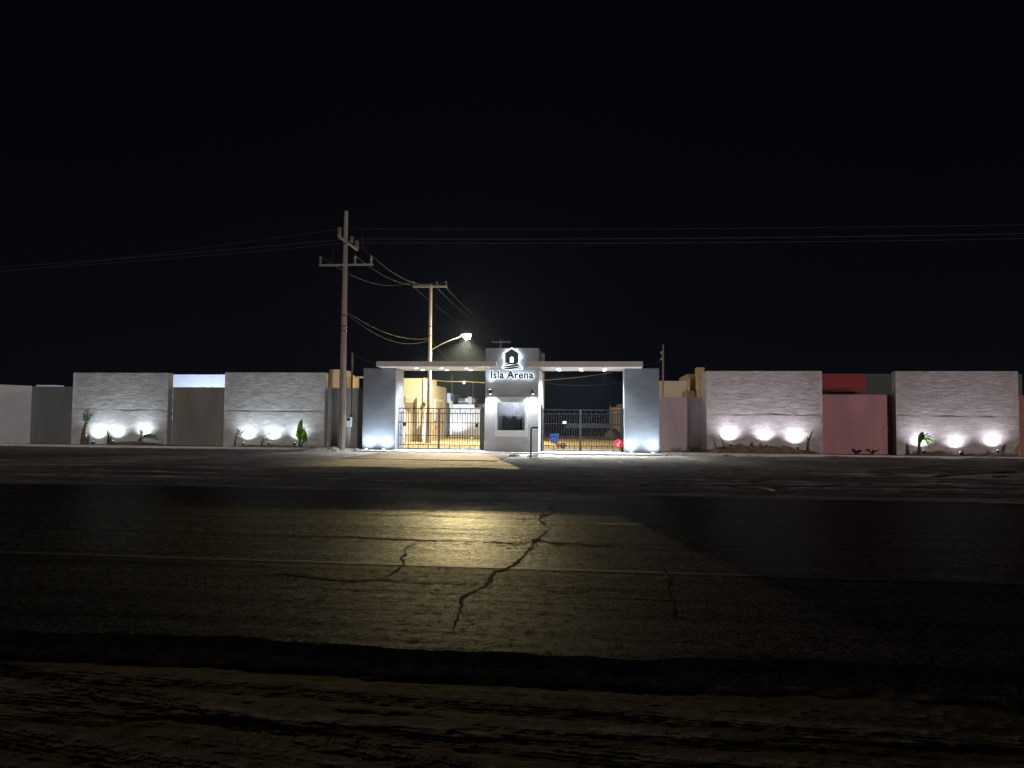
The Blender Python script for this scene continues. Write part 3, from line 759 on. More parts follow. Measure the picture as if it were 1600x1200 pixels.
# ------------------------------------------------------------------ gates
YG = 36.35
def gate(u0, u1, up0, up1, us, vt, vb, v_r, label, stile_mat, thick, slab_left=False):
    x0, x1 = X(u0, YG), X(u1, YG)
    um = (u0 + u1) / 2
    zt = Z(um, vt, YG); zb = max(0.10, Z(um, vb, YG))
    t = thing('entrance_gate', ((x0 + x1) / 2, YG, 0.07), label, 'gate', 'black barred gates of the entrance')
    for a, c in ((up0, u0), (u1, up1)):
        xa, xb = X(a, YG), X(c, YG)
        b = MB(); b.box(xa, xb, YG - 0.10, YG + 0.10, 0.07, zt + 0.06); b.build('gate_post', M['gate_steel'], t)
    xm = X(us, YG)
    zr = [Z(um, v, YG) for v in v_r]
    for (xa, xb) in ((x0 + 0.02, xm - 0.012), (xm + 0.012, x1 - 0.02)):
        b = MB()
        w = 0.022
        b.box(xa, xb, YG - w, YG + w, zt - 0.045, zt); b.box(xa, xb, YG - w, YG + w, zb, zb + 0.045)
        b.box(xa, xa + 0.045, YG - w, YG + w, zb + .045, zt - .045); b.box(xb - 0.045, xb, YG - w, YG + w, zb + .045, zt - .045)
        fr = b.build('gate_leaf', M['gate'], t)
        b = MB()
        for z in zr: b.box(xa + .045, xb - .045, YG - 0.016, YG + 0.016, z - 0.018, z + 0.018)
        b.build('rails', M['gate'], fr)
        b = MB()
        nb = max(2, round((xb - xa) / 0.128)); dx = (xb - xa - .045) / nb
        zm = (zr[1] + zr[2]) / 2
        for i in range(1, nb):
            x = xa + .022 + dx * i; r = 0.0140
            yb = YG + 0.03
            if i % 4 == 0:
                b.box(x - r, x + r, YG + 0.017, YG + 0.017 + 2 * r, zb + .046, zt - .046)
            else:
                k = i % 4; q = (0.10, 0.0, 0.10)[k - 1] if True else 0
                lo = (0.10, 0.02, 0.10)[k - 1]
                b.box(x - r, x + r, YG + 0.017, YG + 0.017 + 2 * r, zm + 0.03 + (0.06 if k == 2 else 0), zt - 0.11 - q)
                b.box(x - r, x + r, YG + 0.017, YG + 0.017 + 2 * r, zb + 0.12 + lo, zm + 0.10 - (0.06 if k == 2 else 0))
        b.build('bars', M['gate'], fr)
    b = MB(); b.box(xm - thick / 2, xm + thick / 2, YG - 0.06, YG - 0.025, zb, zt + 0.01); b.build('meeting_stile', stile_mat, t)
    return t, x0, x1, zr, zt
GL = gate(621.5, 752, 616.8, 757, 686, 637.6, 702.6, (645.8, 660.3, 680.5, 695), 'black barred double gate in front of the tan houses', M['red_dark'], 0.085)
for (u, v) in ((632, 662.5), (745, 664.5)):
    p = U(u, v, YG - .06); b = MB(); b.box(p.x - .075, p.x + .075, p.y - .05, p.y + .03, p.z - .10, p.z + .09); b.box(p.x - .02, p.x + .06, p.y - .07, p.y - .05, p.z - .03, p.z + .02); b.build('lock_box', M['gate'], GL[0])
p = U(682, 668, YG - .06); b = MB(); b.tube([(p.x - .06, p.y, p.z + .03), (p.x + .12, p.y, p.z + .03)], .014, 8); b.tube([(p.x - .06, p.y, p.z + .03), (p.x - .06, p.y, p.z - .08)], .014, 8); b.build('bolt_handle', M['gate'], GL[0])
GR = gate(848, 970.5, 841.8, 976, 907, 639.8, 705.5, (647, 662.6, 682.7, 697), 'black barred double gate in front of the open sandy lot', M['gate_steel'], 0.12)
# round red sign on the right gate post
p = U(966.8, 693.5, YG - 0.16)
rs = thing('round_sign', (p.x, p.y, p.z), 'round red sign with a white curl hung on the gate by the slate pillar', 'sign')
b = MB(); b.tube([(p.x, p.y, p.z), (p.x, p.y + 0.03, p.z)], 0.225, 28, False); b.build('disc', M['red'], rs)
pts = [(p.x + 0.05, p.y - .012, p.z + 0.13), (p.x + 0.045, p.y - .012, p.z)]
pts += [(p.x - 0.01 + 0.058 * math.cos(t), p.y - .012, p.z - 0.05 + 0.058 * math.sin(t)) for t in np.linspace(0.5, 5.6, 14)]
b = MB(); b.tube(pts, 0.020, 6); b.build('white_mark', M['white_plastic'], rs)

# gooseneck pipe in front of the booth
p = G(829.5, 716.0, 0.03)
tpz = Z(829.5, 668, p.y); xe = U(841.5, 668, p.y).x
b = MB(); b.tube([(p.x, p.y, 0.0), (p.x, p.y, tpz - 0.08), (p.x + 0.024, p.y, tpz - 0.024), (p.x + .08, p.y, tpz), (xe, p.y, tpz)], 0.036, 10)
b.box(p.x - 0.12, p.x + 0.30, p.y - 0.12, p.y + 0.12, 0.0, 0.045)
tag(b.build('bent_pipe', M['gate_steel'], origin=(p.x, p.y, 0)), 'dark bent pipe stand shaped like an upside-down L before the booth', 'pipe')

# blue barrow behind the right gate
yb_ = 40.6
p = U(866, 698, yb_); s = 1.0
bw = thing('wheelbarrow', (p.x, yb_, 0.05), 'blue tub wheelbarrow with red frame standing behind the right-hand gate bars', 'wheelbarrow')
cx, cz = U(866.5, 686, yb_).x, U(866, 686, yb_).z
b = MB()
tub = [(-0.25, 0.27), (0.22, 0.30), (0.17, -0.24), (-0.18, -0.20)]
b.prism([(cx + x, cz + z) for x, z in tub], yb_ - 0.33, yb_ + 0.33); b.build('tub', M['blue'], bw)
b = MB()
for y in (-0.26, 0.26):
    b.tube([(cx + 0.52, yb_ + y * .4, cz - 0.40), (cx + 0.16, yb_ + y, cz - 0.27), (cx - 0.30, yb_ + y, cz - 0.10)], 0.024, 8)
    b.tube([(cx + 0.10, yb_ + y, cz - 0.26), (cx + 0.22, yb_ + y, 0.05)], 0.022, 8)
b.build('frame', M['red'], bw)
b = MB()
for y in (-0.26, 0.26):
    b = MB(); b.tube([(cx - 0.30, yb_ + y, cz - 0.09), (cx - 0.78, yb_ + y, cz - 0.03)], 0.026, 8); b.build('handle', M['black'], bw)
b = MB()
wc = Vector((cx + 0.46, yb_, 0.21))
b.tube([wc + Vector((0.12 * math.cos(t), 0, 0.12 * math.sin(t))) for t in np.linspace(0, 2 * math.pi, 20)], 0.045, 8); b.tube([wc - Vector((0, .1, 0)), wc + Vector((0, .1, 0))], .05, 8)
b.build('wheel', M['black'], bw)

# dark heap by the far building on the right
p = G(956, 683, 0.1)
hy = 60.0; hx = X(957, hy)
def heap(x, y):
    r2 = ((x - hx) / .75) ** 2 + ((y - hy) / .75) ** 2
    return 0.05 + 0.95 * np.exp(-r2 * 1.4) * (1 + 0.7 * fbm(x * 1.3, y * 1.3, 7, 3)) + 0.02 - 0.12 * np.clip(r2 - 2, 0, 1)
o = grid('rubble_heap', np.linspace(hx - 1.5, hx + 1.5, 60), np.linspace(hy - 1.3, hy + 1.3, 50), heap, M['charcoal'], origin=(hx, hy, 0))
tag(o, 'dark rounded heap in the sandy lot near the round red sign', 'heap')

# ================================================================== WALL LIGHTS
def uplight_proto():
    t = thing('spotlight', (0, 0, 0), 'x', 'spotlight', 'garden spotlights along the walls')
    b = MB(); b.tube([(0, 0, -0.12), (0, 0, 0.10)], 0.022, 8); b.build('stake', M['black'], t)
    b = MB(); dv = Vector((0, 0.45, 0.9)).normalized(); c = Vector((0, 0, 0.15))
    b.tube([c - dv * 0.07, c + dv * 0.02, c + dv * 0.075], [0.042, 0.055, 0.062], 14); h = b.build('lamp_head', M['black'], t)
    b = MB(); b.tube([c + dv * 0.060, c + dv * 0.082], 0.05, 14); b.build('lens', M['lens'], h)
    lp = c + dv * 0.11
    light('SPOT', 'spotlight_wash', lp, K_UP, (0.80, 0.89, 1.0), 0.05, lp + Vector((0, 0.14, 1.0)), 138, 1.0, t)
    return t
proto = uplight_proto()
ULB = [
 (144, 'small wall spotlight by the thick-trunked palm, spilling on the panel by the dark corner'),
 (175, 'small wall spotlight beside the short cut stub plant on the panel nearest the dark corner'),
 (217, 'small wall spotlight beside the low palm whose frond lies sideways'),
 (380, 'small wall spotlight beside the little feathery palm on the panel near the pole'),
 (420, 'small wall spotlight beside the thin bent seedling on the panel near the pole'),
 (460, 'small wall spotlight beside the bushy upright green plant near the pole'),
 (1142, 'small wall spotlight beside the single leaning blade plant by the sand heaps'),
 (1197, 'small wall spotlight beside the small dry yellow leaf between the sand heaps'),
 (1247, 'small wall spotlight beside the forked two-blade plant past the sand heaps'),
 (1444, 'small wall spotlight beside the drooping small palm with a red-brown trunk'),
 (1502, 'small wall spotlight beside the thin green stake on the last panel'),
 (1560, 'small wall spotlight near the curved dry blade at the end of the last panel'),
]
first = True
for u, lab in ULB:
    o = proto if first else copy_tree(proto)
    first = False
    x = X(u, 36.25)
    o.location = (x, 36.35, float(bed(np.array([x]), np.array([36.35]))[0]) - 0.06)
    o['label'] = lab
    o.rotation_euler.z = random.uniform(-.25, .25)
    for c_ in o.children:
        if c_.type == 'LIGHT': c_.data = c_.data.copy(); c_.data.energy *= random.uniform(.78, 1.22)
# flat recessed lights at the pillars' feet
def ground_light(x, y, z, label, power, color, target, ang=150):
    t = thing('ground_light', (x, y, z), label, 'ground light', 'lights in the ground at the foot of the entrance and houses')
    b = MB(); b.tube([(x, y, z), (x, y, z + 0.03)], 0.09, 14); b.build('trim_ring', M['gate_steel'], t)
    b = MB(); b.tube([(x, y, z + 0.031), (x, y, z + 0.042)], 0.07, 14); b.build('lens', M['lens'], t)
    light('SPOT', 'ground_light_beam', (x, y, z + 0.08), power, color, 0.05, target, ang, 1.0, t)
for u, lab in ((574, 'ground light at the outer foot of the slate pillar by the meter post'), (601, 'ground light at the gate side foot of the slate pillar by the meter post'),
               (986, 'ground light at the gate side foot of the slate pillar by the round red sign'), (1020, 'ground light at the outer foot of the slate pillar beside the mauve wall')):
    x = X(u, 35.3)
    ground_light(x, 35.22, 0.071, lab, K_PIL, (0.80, 0.93, 1.0), (x, 35.22 + 0.55, 1.4))

# ================================================================== PLANTS
def frond(b, base, direction, length, droop, nleaf, leaflen, width=0.018, up=0.6):
    d = Vector(direction).normalized(); base = Vector(base)
    pts = []
    for i in range(11):
        t = i / 10
        pts.append(base + d * length * t + Vector((0, 0, -droop * length * t * t)))
    b.tube(pts, [0.014 * (1 - 0.8 * i / 10) for i in range(11)], 5)
    side = d.cross(Vector((0, 0, 1)))
    if side.length < 0.2: side = Vector((1, 0.3, 0))
    side.normalize()
    for i in range(nleaf):
        t = 0.18 + 0.80 * i / (nleaf - 1)
        k = min(9, int(t * 10)); p = pts[k].lerp(pts[k + 1], t * 10 - k)
        tg = (pts[k + 1] - pts[k]).normalized()
        L = leaflen * (math.sin(math.pi * (0.15 + 0.8 * t)) * 0.8 + 0.25)
        for sgn in (-1, 1):
            ld = (tg * 0.75 + side * sgn * (0.55 + 0.2 * random.random()) + Vector((0, 0, 0.25 * random.uniform(-1, 1)))).normalized()
            wv = ld.cross(Vector((random.uniform(-.3, .3), random.uniform(-.3, .3), 1))).normalized() * width
            q = p + ld * L; mid = p + ld * L * 0.5 + Vector((0, 0, 0.02))
            q = q + Vector((0, 0, -0.12 * L))
            b.add([p, mid + wv, q, mid - wv], [(0, 1, 2, 3)])
def blade(b, pts, w):
    """a long leaf along pts"""
    pts = [Vector(p) for p in pts]; n = len(pts)
    vs, fs = [], []
    for i, p in enumerate(pts):
        t = i / (n - 1)
        tg = (pts[min(i + 1, n - 1)] - pts[max(i - 1, 0)]).normalized()
        s = tg.cross(Vector((0, -1, 0.15))).normalized()
        ww = w * (math.sin(math.pi * min(0.98, 0.10 + 0.88 * t)) ** 0.8)
        vs += [p + s * ww + Vector((0, -0.25 * ww, 0)), p, p - s * ww + Vector((0, -0.25 * ww, 0))]
    for i in range(n - 1):
        fs += [(3 * i, 3 * i + 3, 3 * i + 4, 3 * i + 1), (3 * i + 1, 3 * i + 4, 3 * i + 5, 3 * i + 2)]
    b.add(vs, fs)
def curve(a, c, b_, n=9):
    a, c, b_ = Vector(a), Vector(c), Vector(b_)
    return [a * (1 - t) ** 2 + c * 2 * t * (1 - t) + b_ * t * t for t in np.linspace(0, 1, n)]
YPl = 36.22
def base(u):
    x = X(u, YPl); return Vector((x, YPl, float(bed(np.array([x]), np.array([YPl]))[0]) - 0.02))
GP = 'young plants in the bed along the wall'
def q(u, v, dy=0.0): return U(u, v, YPl + dy)
# 1 thick palm
p0 = base(132)
t = thing('palm_tree', p0, 'tallest young palm with a thick dark trunk and one long pale frond', 'palm tree', GP)
b = MB()
tp = [p0, q(131.5, 680), q(133, 668), q(135, 658)]
rad = [0.17, 0.14, 0.10, 0.05]
pp, rr = [], []
for i in range(3):
    for k in range(6):
        f = k / 6; pp.append(Vector(tp[i]).lerp(Vector(tp[i + 1]), f)); rr.append((rad[i] * (1 - f) + rad[i + 1] * f) * (1.0 + 0.16 * (k % 2)))
b.tube(pp, rr, 10, False); b.build('trunk', M['trunk'], t)
b = MB()
for e_, dp in (((131, 646), .10), ((134, 641), .05), ((137, 640), .05), ((142, 650), .2), ((133, 650), .1), ((139, 645), .1)):
    E = q(*e_, dy=random.uniform(-.3, .1)); frond(b, q(135, 664), E - q(135, 664), (E - q(135, 664)).length, dp * .3, 16, 0.30, 0.020)
b.build('crown', M['leaf_dark'], t)
b = MB(); E = q(150, 634); S = q(135, 664); frond(b, S, E - S, (E - S).length, .02, 22, 0.20, 0.016); E = q(151, 656); frond(b, S, E - S, (E - S).length, .02, 10, .06, .01); b.build('pale_frond', M['leaf_dry'], t)
# 2 stub
p0 = base(170)
t = thing('young_plant', p0, 'short cut stub plant with a bare dark stem', 'plant', GP)
b = MB(); b.tube([p0, q(169.6, 684), q(169, 677)], [0.07, 0.055, 0.03], 8, False); b.build('stem', M['leaf_dark'], t)
b = MB(); S = q(169, 680); blade(b, curve(S, q(168, 676), q(168.2, 672.5)), .045); blade(b, curve(S, q(172, 677), q(172.5, 674)), .03); b.build('leaf', M['leaf_dark'], t)
# 3 low palm with sideways frond
p0 = base(218.5)
t = thing('young_palm', p0, 'low young palm with one upright tuft and a frond lying sideways', 'palm', GP)
b = MB(); b.tube([p0, q(219, 688), q(220, 683)], [0.09, 0.06, 0.04], 8, False); b.build('trunk', M['trunk'], t)
b = MB(); S = q(220.5, 684)
for e_ in ((219.5, 671.5), (222, 672), (221, 675)):
    E = q(*e_); frond(b, S, E - S, (E - S).length, .0, 12, .16, .020)
for e_, dp in (((246, 679), .30), ((243, 676), .22), ((237, 674), .2), ((233, 676), .25)):
    E = q(*e_, dy=random.uniform(-.2, .2)); frond(b, S, E - S, (E - S).length, dp, 20, .26, .018)
b.build('crown', M['leaf'], t)
# 4 feathery palm
p0 = base(367.5)
t = thing('young_palm', p0, 'little feathery palm fanning toward the light on the panel near the pole', 'palm', GP)
b = MB(); b.tube([p0, q(367.5, 690), q(369, 682)], [0.06, 0.045, 0.035], 8, False); b.build('trunk', M['trunk'], t)
b = MB(); S = q(369, 683)
for e_, dp in (((370.5, 671), 0), ((375, 671.5), .05), ((380, 673), .1), ((386, 676), .2), ((384, 670.5), .1), ((378, 678), .15)):
    E = q(*e_, dy=random.uniform(-.2, .1)); frond(b, S, E - S, (E - S).length, dp, 14, .20, .016)
b.build('crown', M['leaf'], t)
# 5 thin bent
p0 = base(409.5)
t = thing('young_plant', p0, 'thin bent seedling arching over with a small drooping leaf', 'plant', GP)
b = MB(); b.tube(curve(p0, q(411, 686), q(418, 677), 7), [.05, .035, .028, .024, .02, .016, .012], 6); b.build('stem', M['leaf_dark'], t)
b = MB(); S = q(417, 678)
for e_ in ((426, 673), (429, 677), (424, 676.5)):
    E = q(*e_); frond(b, S, E - S, (E - S).length, .15, 9, .10, .012)
b.build('leaf', M['leaf'], t)
# 6 bushy upright
p0 = base(469)
t = thing('young_plant', p0, 'bushy upright plant with a broad dark leaf and bright green leaves', 'plant', GP)
b = MB(); b.tube([p0, q(469, 690), q(469, 682)], [.045, .035, .025], 8); b.tube([p0 + Vector((.1, 0, 0)), q(474, 690), q(475.5, 682)], [.035, .03, .02], 8); b.build('stem', M['leaf_dark'], t)
b = MB(); blade(b, curve(q(469, 683), q(468, 668), q(472, 655)), .15); b.build('leaf', M['leaf_dark'], t)
b = MB()
for s_, c_, e_, w in (((469, 686), (465, 680), (463.5, 673), .12), ((470, 688), (466, 682), (467.5, 670), .13), ((475, 687), (476, 678), (475, 667), .10), ((475, 688), (478, 684), (477.5, 674), .11), ((472, 687), (471, 680), (473, 672), .10), ((475, 690), (479, 688), (478, 681), .10)):
    blade(b, curve(q(*s_), q(*c_), q(*e_)), w)
b.build('leaf', M['leaf'], t)
# 7 single blade
p0 = base(1133.5)
t = thing('young_plant', p0, 'single long blade plant leaning away from its wall spotlight beside the sand heaps', 'plant', GP)
b = MB(); b.tube([p0, q(1133.5, 706)], [.06, .05], 8); b.build('stem', M['leaf_dark'], t)
b = MB(); blade(b, curve(q(1133.5, 708), q(1132, 692), q(1121.5, 677), 12), .034); b.build('leaf', M['leaf_dark'], t)
# 8 small dry
p0 = base(1187)
t = thing('young_plant', p0, 'small dry yellowish leaf on a thin stem between two sand heaps', 'plant', GP)
b = MB(); b.tube([p0, q(1187, 703)], [.025, .02], 6); b.build('stem', M['leaf_dry'], t)
b = MB(); blade(b, curve(q(1187, 704), q(1188, 698), q(1189, 690)), .10); b.build('leaf', M['leaf_dry'], t)
# 9 forked
p0 = base(1261.5)
t = thing('young_plant', p0, 'forked plant with two stiff upright blades at the edge of the rose wall', 'plant', GP)
b = MB(); b.tube([p0, q(1262, 700), q(1262.3, 692)], [.09, .06, .04], 8); b.build('stem', M['leaf_dark'], t)
b = MB(); blade(b, curve(q(1262.5, 694), q(1263, 686), q(1271, 671.5), 10), .05); blade(b, curve(q(1262, 694), q(1261.5, 688), q(1262, 682.5)), .05); b.build('leaf', M['leaf_dark'], t)
# 10 drooping palm
p0 = base(1436)
t = thing('young_palm', p0, 'small drooping palm with a red-brown trunk and bright yellow-green frond', 'palm', GP)
b = MB(); b.tube([p0, q(1436.5, 708), q(1436.5, 702), q(1436, 695), q(1437.5, 688)], [.15, .10, .085, .06, .045], 9, False); b.build('trunk', M['trunk'], t)
b = MB()
blade(b, curve(q(1437, 692), q(1438, 680), q(1443, 675)), .13); blade(b, curve(q(1436.5, 696), q(1434.5, 690), q(1435, 684)), .04)
S = q(1438, 690); blade(b, [S, q(1440, 686.5), q(1443.5, 686), q(1447, 688), q(1450, 694), q(1452.5, 703)], .05); blade(b, curve(S, q(1441, 682), q(1441, 675.5)), .10)
b.build('leaf', M['leaf_dark'], t)
b = MB(); S = q(1442, 682)
for e_, dp in (((1452, 690), .25), ((1455, 687), .15), ((1449, 678), 0), ((1453, 681), .1), ((1451, 686), .2), ((1462, 693), .1)):
    E = q(*e_, dy=random.uniform(-.2, .1)); frond(b, S, E - S, (E - S).length, dp * .5, 14, .17, .020)
b.build('frond', M['leaf'], t)
# 11 stake, 12 dry blade
p0 = base(1504.5)
b = MB(); b.tube([p0, q(1504.5, 704.5)], [.03, .018], 6); blade(b, curve(q(1504.5, 710), q(1504, 706), q(1504.8, 703)), .03)
tag(b.build('plant_shoot', M['leaf_dark'], origin=p0), 'thin straight green shoot in the middle of the last textured panel', 'plant', GP)
p0 = base(1588)
t = thing('young_plant', p0, 'curved dry blade on a dark stump at the picture edge end of the last panel', 'plant', GP)
b = MB(); b.tube([p0, q(1588, 712)], [.10, .05], 8, False); b.build('stem', M['trunk'], t)
b = MB(); blade(b, curve(q(1588, 715), q(1586.5, 704), q(1593, 693), 10), .09); b.build('leaf', M['leaf_dry'], t)
# weeds
def weed(u, Y, label):
    x = X(u, Y); b = MB(); z = float(bed(np.array([x]), np.array([Y]))[0]); c = Vector((x, Y, z - .02))
    for i in range(16):
        an = random.uniform(0, 2 * math.pi); L = random.uniform(.15, .42)
        blade(b, curve(c, c + Vector((math.cos(an) * L * .4, math.sin(an) * L * .3, L * .8)), c + Vector((math.cos(an) * L, math.sin(an) * L * .6, L * random.uniform(.3, .8))), 5), .03)
    tag(b.build('weed', M['leaf_dark'], origin=c), label, 'weed', 'weeds along the recessed walls')
weed(1362, 36.4, 'low dark weed at the foot of the rose red wall')
weed(1082, 37.0, 'low dark weed at the foot of the mauve wall')

# ================================================================== UTILITY POLES
def pole_thing(name, bx, by, top, r0, r1, label, bands=()):
    t = thing(name, (bx, by, 0), label, 'utility pole', 'concrete utility poles')
    b = MB(); n = 8
    b.tube([(bx, by, -0.3 + (top + .3) * i / n) for i in range(n + 1)], [r0 + (r1 - r0) * i / n for i in range(n + 1)], 8, False)
    b.build('shaft', M['pole'], t)
    for z in bands:
        rr = r0 + (r1 - r0) * z / top
        b = MB(); b.tube([(bx, by, z - .03), (bx, by, z + .03)], rr + 0.012, 10, False); b.build('band', M['black'], t)
    return t
def insulator(t, p, h, r=0.055):
    b = MB(); p = Vector(p)
    pts, rr = [], []
    n = 5
    for i in range(n):
        z0 = h * i / n
        pts += [p + Vector((0, 0, z0)), p + Vector((0, 0, z0 + h / n * .45)), p + Vector((0, 0, z0 + h / n * .5))]; rr += [r, r * .95, r * .45]
    b.tube(pts, rr, 10, False); return b.build('insulator', M['porcelain'], t)
Y1 = pole_b.y
top1 = Z(538, 330, Y1)
P1 = pole_thing('utility_pole', pole_b.x, Y1, top1, 0.185, 0.095, 'tallest concrete utility pole standing on the sand in front of the wall', (Z(537, 493, Y1), Z(537, 510, Y1), Z(537, 517, Y1)))
# upper arm runs across the road direction, lower arm along the wall
zU = Z(537, 380.5, Y1)
b = MB(); b.bar((pole_b.x + .16, Y1 - 1.45, zU), (pole_b.x + .16, Y1 + 1.35, zU), 0.09, 0.11); b.build('upper_crossarm', M['steel'], P1)
zL = Z(537, 415.3, Y1)
xl0, xl1 = X(499, Y1 - .2, 415), X(583, Y1 - .2, 415)
b = MB(); b.box(xl0, xl1, Y1 - .24, Y1 - .15, zL - .04, zL + .04); b.build('lower_crossarm', M['steel'], P1)
iu = [(pole_b.x + .16, Y1 - 1.35, zU + .06), (pole_b.x + .16, Y1 + 1.25, zU + .06)]
for p in iu: insulator(P1, p, 0.42, 0.10)
insulator(P1, (pole_b.x + .27, Y1 + .1, zU + .10), 0.30, 0.08)
il = [X(500.5, Y1 - .2, 410), X(554.5, Y1 - .2, 410), X(579.5, Y1 - .2, 410)]
for x in il: insulator(P1, (x, Y1 - .2, zL + .05), 0.42, 0.062)
# the second pole with the lamp
Y2 = 48.0
bx2 = X(671.5, Y2, 560); top2 = Z(671, 445, Y2)
P2 = pole_thing('utility_pole', bx2, Y2, top2, 0.17, 0.10, 'concrete utility pole behind the gate that carries the street lamp arm', (Z(671, 510, Y2), Z(671, 525, Y2)))
z2 = Z(671, 448.5, Y2)
xa, xb = X(645.5, Y2 - .15, 448), X(698.5, Y2 - .15, 448)
b = MB(); b.box(xa, xb, Y2 - .20, Y2 - .11, z2 - .06, z2 + .06); b.build('crossarm', M['steel'], P2)
i2 = [xa + .06, X(680, Y2 - .15), xb - .06]
for x in i2: insulator(P2, (x, Y2 - .15, z2 + .06), 0.30, 0.05)
Y3 = 84.0
bx3 = X(782, Y3, 560); top3 = Z(782, 531, Y3)
P3 = pole_thing('utility_pole', bx3, Y3, top3, 0.17, 0.10, 'utility pole farther up the street, only its top showing above the sign tower')
z3 = Z(782, 534.8, Y3)
b = MB(); b.box(X(767.5, Y3), X(797, Y3), Y3 - .2, Y3 - .1, z3 - .06, z3 + .06); b.build('crossarm', M['steel'], P3)
for u in (769, 786, 795.5): insulator(P3, (X(u, Y3), Y3 - .15, z3 + .06), 0.28, 0.05)
for u, vt, Yq, lab in ((705.5, 586, 92, 'thin far utility pole rising above the white houses seen through the gate'), (738.5, 598, 110, 'farthest thin utility pole above the stepped tan houses seen through the gate'), (849, 552, 70, 'thin dark pole standing just past the sign tower above the canopy')):
    pole_thing('utility_pole', X(u, Yq), Yq, Z(u, vt, Yq), .15, .10, lab)

# street lamp
LY = Y2
lamp_p = U(729, 525.5, LY)
arm_s = U(673.5, 546, LY)
lm = thing('street_lamp', (bx2, LY, arm_s.z), 'lit warm street lamp on a long arm from the pole behind the gate', 'street lamp')
b = MB(); b.tube([Vector((bx2 + .15, LY, arm_s.z)), U(690, 537.5, LY), U(706, 530.5, LY), U(716, 527.5, LY), lamp_p + Vector((-.20, 0, .10))], .035, 8); b.build('arm', M['steel'], lm)
b = MB(); L = lamp_p
b.add([(L.x - .36, L.y - .10, L.z + .05), (L.x - .36, L.y + .10, L.z + .05), (L.x + .34, L.y + .13, L.z + .04), (L.x + .34, L.y - .13, L.z + .04),
       (L.x - .36, L.y - .06, L.z + .15), (L.x - .36, L.y + .06, L.z + .15), (L.x + .30, L.y + .08, L.z + .18), (L.x + .30, L.y - .08, L.z + .18)],
      [(0,1,2,3),(4,5,6,7),(0,1,5,4),(1,2,6,5),(2,3,7,6),(3,0,4,7)]); b.build('lamp_head', M['steel'], lm)
b = MB()
pts, rr = [], []
for i in range(6):
    a = i / 5 * math.pi / 2
    pts.append((L.x + .02, L.y, L.z + .04 - .25 * math.sin(a))); rr.append(max(.012, .25 * math.cos(a)))
b.tube(pts, rr, 16); b.build('lamp_lens', M['lamp_glow'], lm)
WARM = (1.0, 0.80, 0.37)
light('SPOT', 'street_lamp_beam', (L.x + .02, L.y - .26, L.z - .14), K_STREET, WARM, 0.05, (L.x + 3.8, L.y - 24, L.z - 8.1), 22, 1.0, lm).scale = (1.35, 1, 1)
light('SPOT', 'street_lamp_downlight', (L.x + .02, L.y, L.z - .34), K_OMNI, (1.0, 0.85, 0.55), 0.12, (L.x + .02, L.y + .6, L.z - 8), 172, 0.8, lm)
light('POINT', 'street_lamp_glow', (L.x + .02, L.y - .40, L.z - .05), 900, (1.0, 0.86, 0.58), 0.12, None, parent=lm)

# ================================================================== WIRES
def wire(pts, label, r=0.012, m=None, sag=0.0, n=24, group='overhead wires', name='overhead_wire', cat='wire'):
    P = [Vector(p) for p in pts]
    out = []
    if len(P) == 2:
        for i in range(n + 1):
            t = i / n; p = P[0].lerp(P[1], t); p.z -= sag * 4 * t * (1 - t); out.append(p)
    else: out = P
    b = MB(); b.tube(out, r, 5)
    return tag(b.build(name, m or M['wire'], origin=out[0]), label, cat, group)
it1 = [Vector((x, Y1 - .2, zL + .47)) for x in il]
it2 = [Vector((x, Y2 - .15, z2 + .36)) for x in i2]
for k, lab in enumerate(('wire from the outermost low insulator, passing behind the tall pole shaft to the lamp pole', 'wire from the middle low insulator of the tall pole to the lamp pole', 'wire from the gate-side low insulator of the tall pole to the lamp pole')):
    wire((it1[k], it2[k]), lab, 0.011, sag=0.75)
it3 = [Vector((X(u, Y3), Y3 - .15, z3 + .34)) for u in (769, 786, 795.5)]
for k, lab in enumerate(('wire from the tall-pole end of the lamp pole crossarm up the street', 'wire from the middle of the lamp pole crossarm up the street', 'wire from the lamp end of the lamp pole crossarm up the street')):
    st = Vector((i2[k] + (0.04 if k else 0.1), Y2 - .1, z2 - .12))
    wire((st, it3[k]), lab, 0.016, sag=0.5)
wire((U(542, 487, Y1), U(671, 528.5, Y2)), 'heavy low communication cable sagging between the tall pole and the lamp pole', 0.011, sag=0.5)
wire((U(542, 490, Y1 + .1), U(671, 531, Y2)), 'thin lower communication wire just under the heavy cable between the poles', 0.010, M['wire_dark'], sag=0.75)
wire((U(674, 533, Y2), U(712, 572, 57)), 'service wire dropping from the lamp pole toward the house roofs', 0.014, sag=0.1)
for (u0, v0, yy, vl, vr, r, lab) in ((537, 357, Y1 + 1.25, 432, 350, .008, 'faint topmost road line wire passing behind the tall pole top'),
                                 (545, 373, Y1 + .1, 418, 363.5, .013, 'brightest road line wire meeting the middle of the tall pole'),
                                 (552, 379, Y1 - 1.35, 423, 371.5, .010, 'lowest road line wire under the brightest one')):
    mid = U(u0, v0, yy)
    er = U(1720, vr - 1, yy); el = U(-120, vl + 7, yy)
    wire((mid, er), lab + ', gate side', r, M['wire_dark'], sag=0.12, n=40)
    wire((mid, el), lab + ', far from gate', r, M['wire_dark'], sag=0.1, n=40)
wire([U(u, v, Y1 - .1) for u, v in ((566, 362), (566.3, 376), (568.5, 386), (572, 393), (576, 397.5), (579.5, 399))], 'jumper wire hanging down to the gate-side low insulator', .014)
wire([U(u, v, Y1 - .1) for u, v in ((567, 384), (561, 387), (557.5, 393), (555, 399.5))], 'jumper wire curving to the middle low insulator', .010, M['wire_dark'])
wire([U(u, v, Y1 - .1) for u, v in ((519.5, 384), (520, 396), (520, 405), (518, 408))], 'jumper wire dropping beside the outermost low insulator', .009, M['wire_dark'])

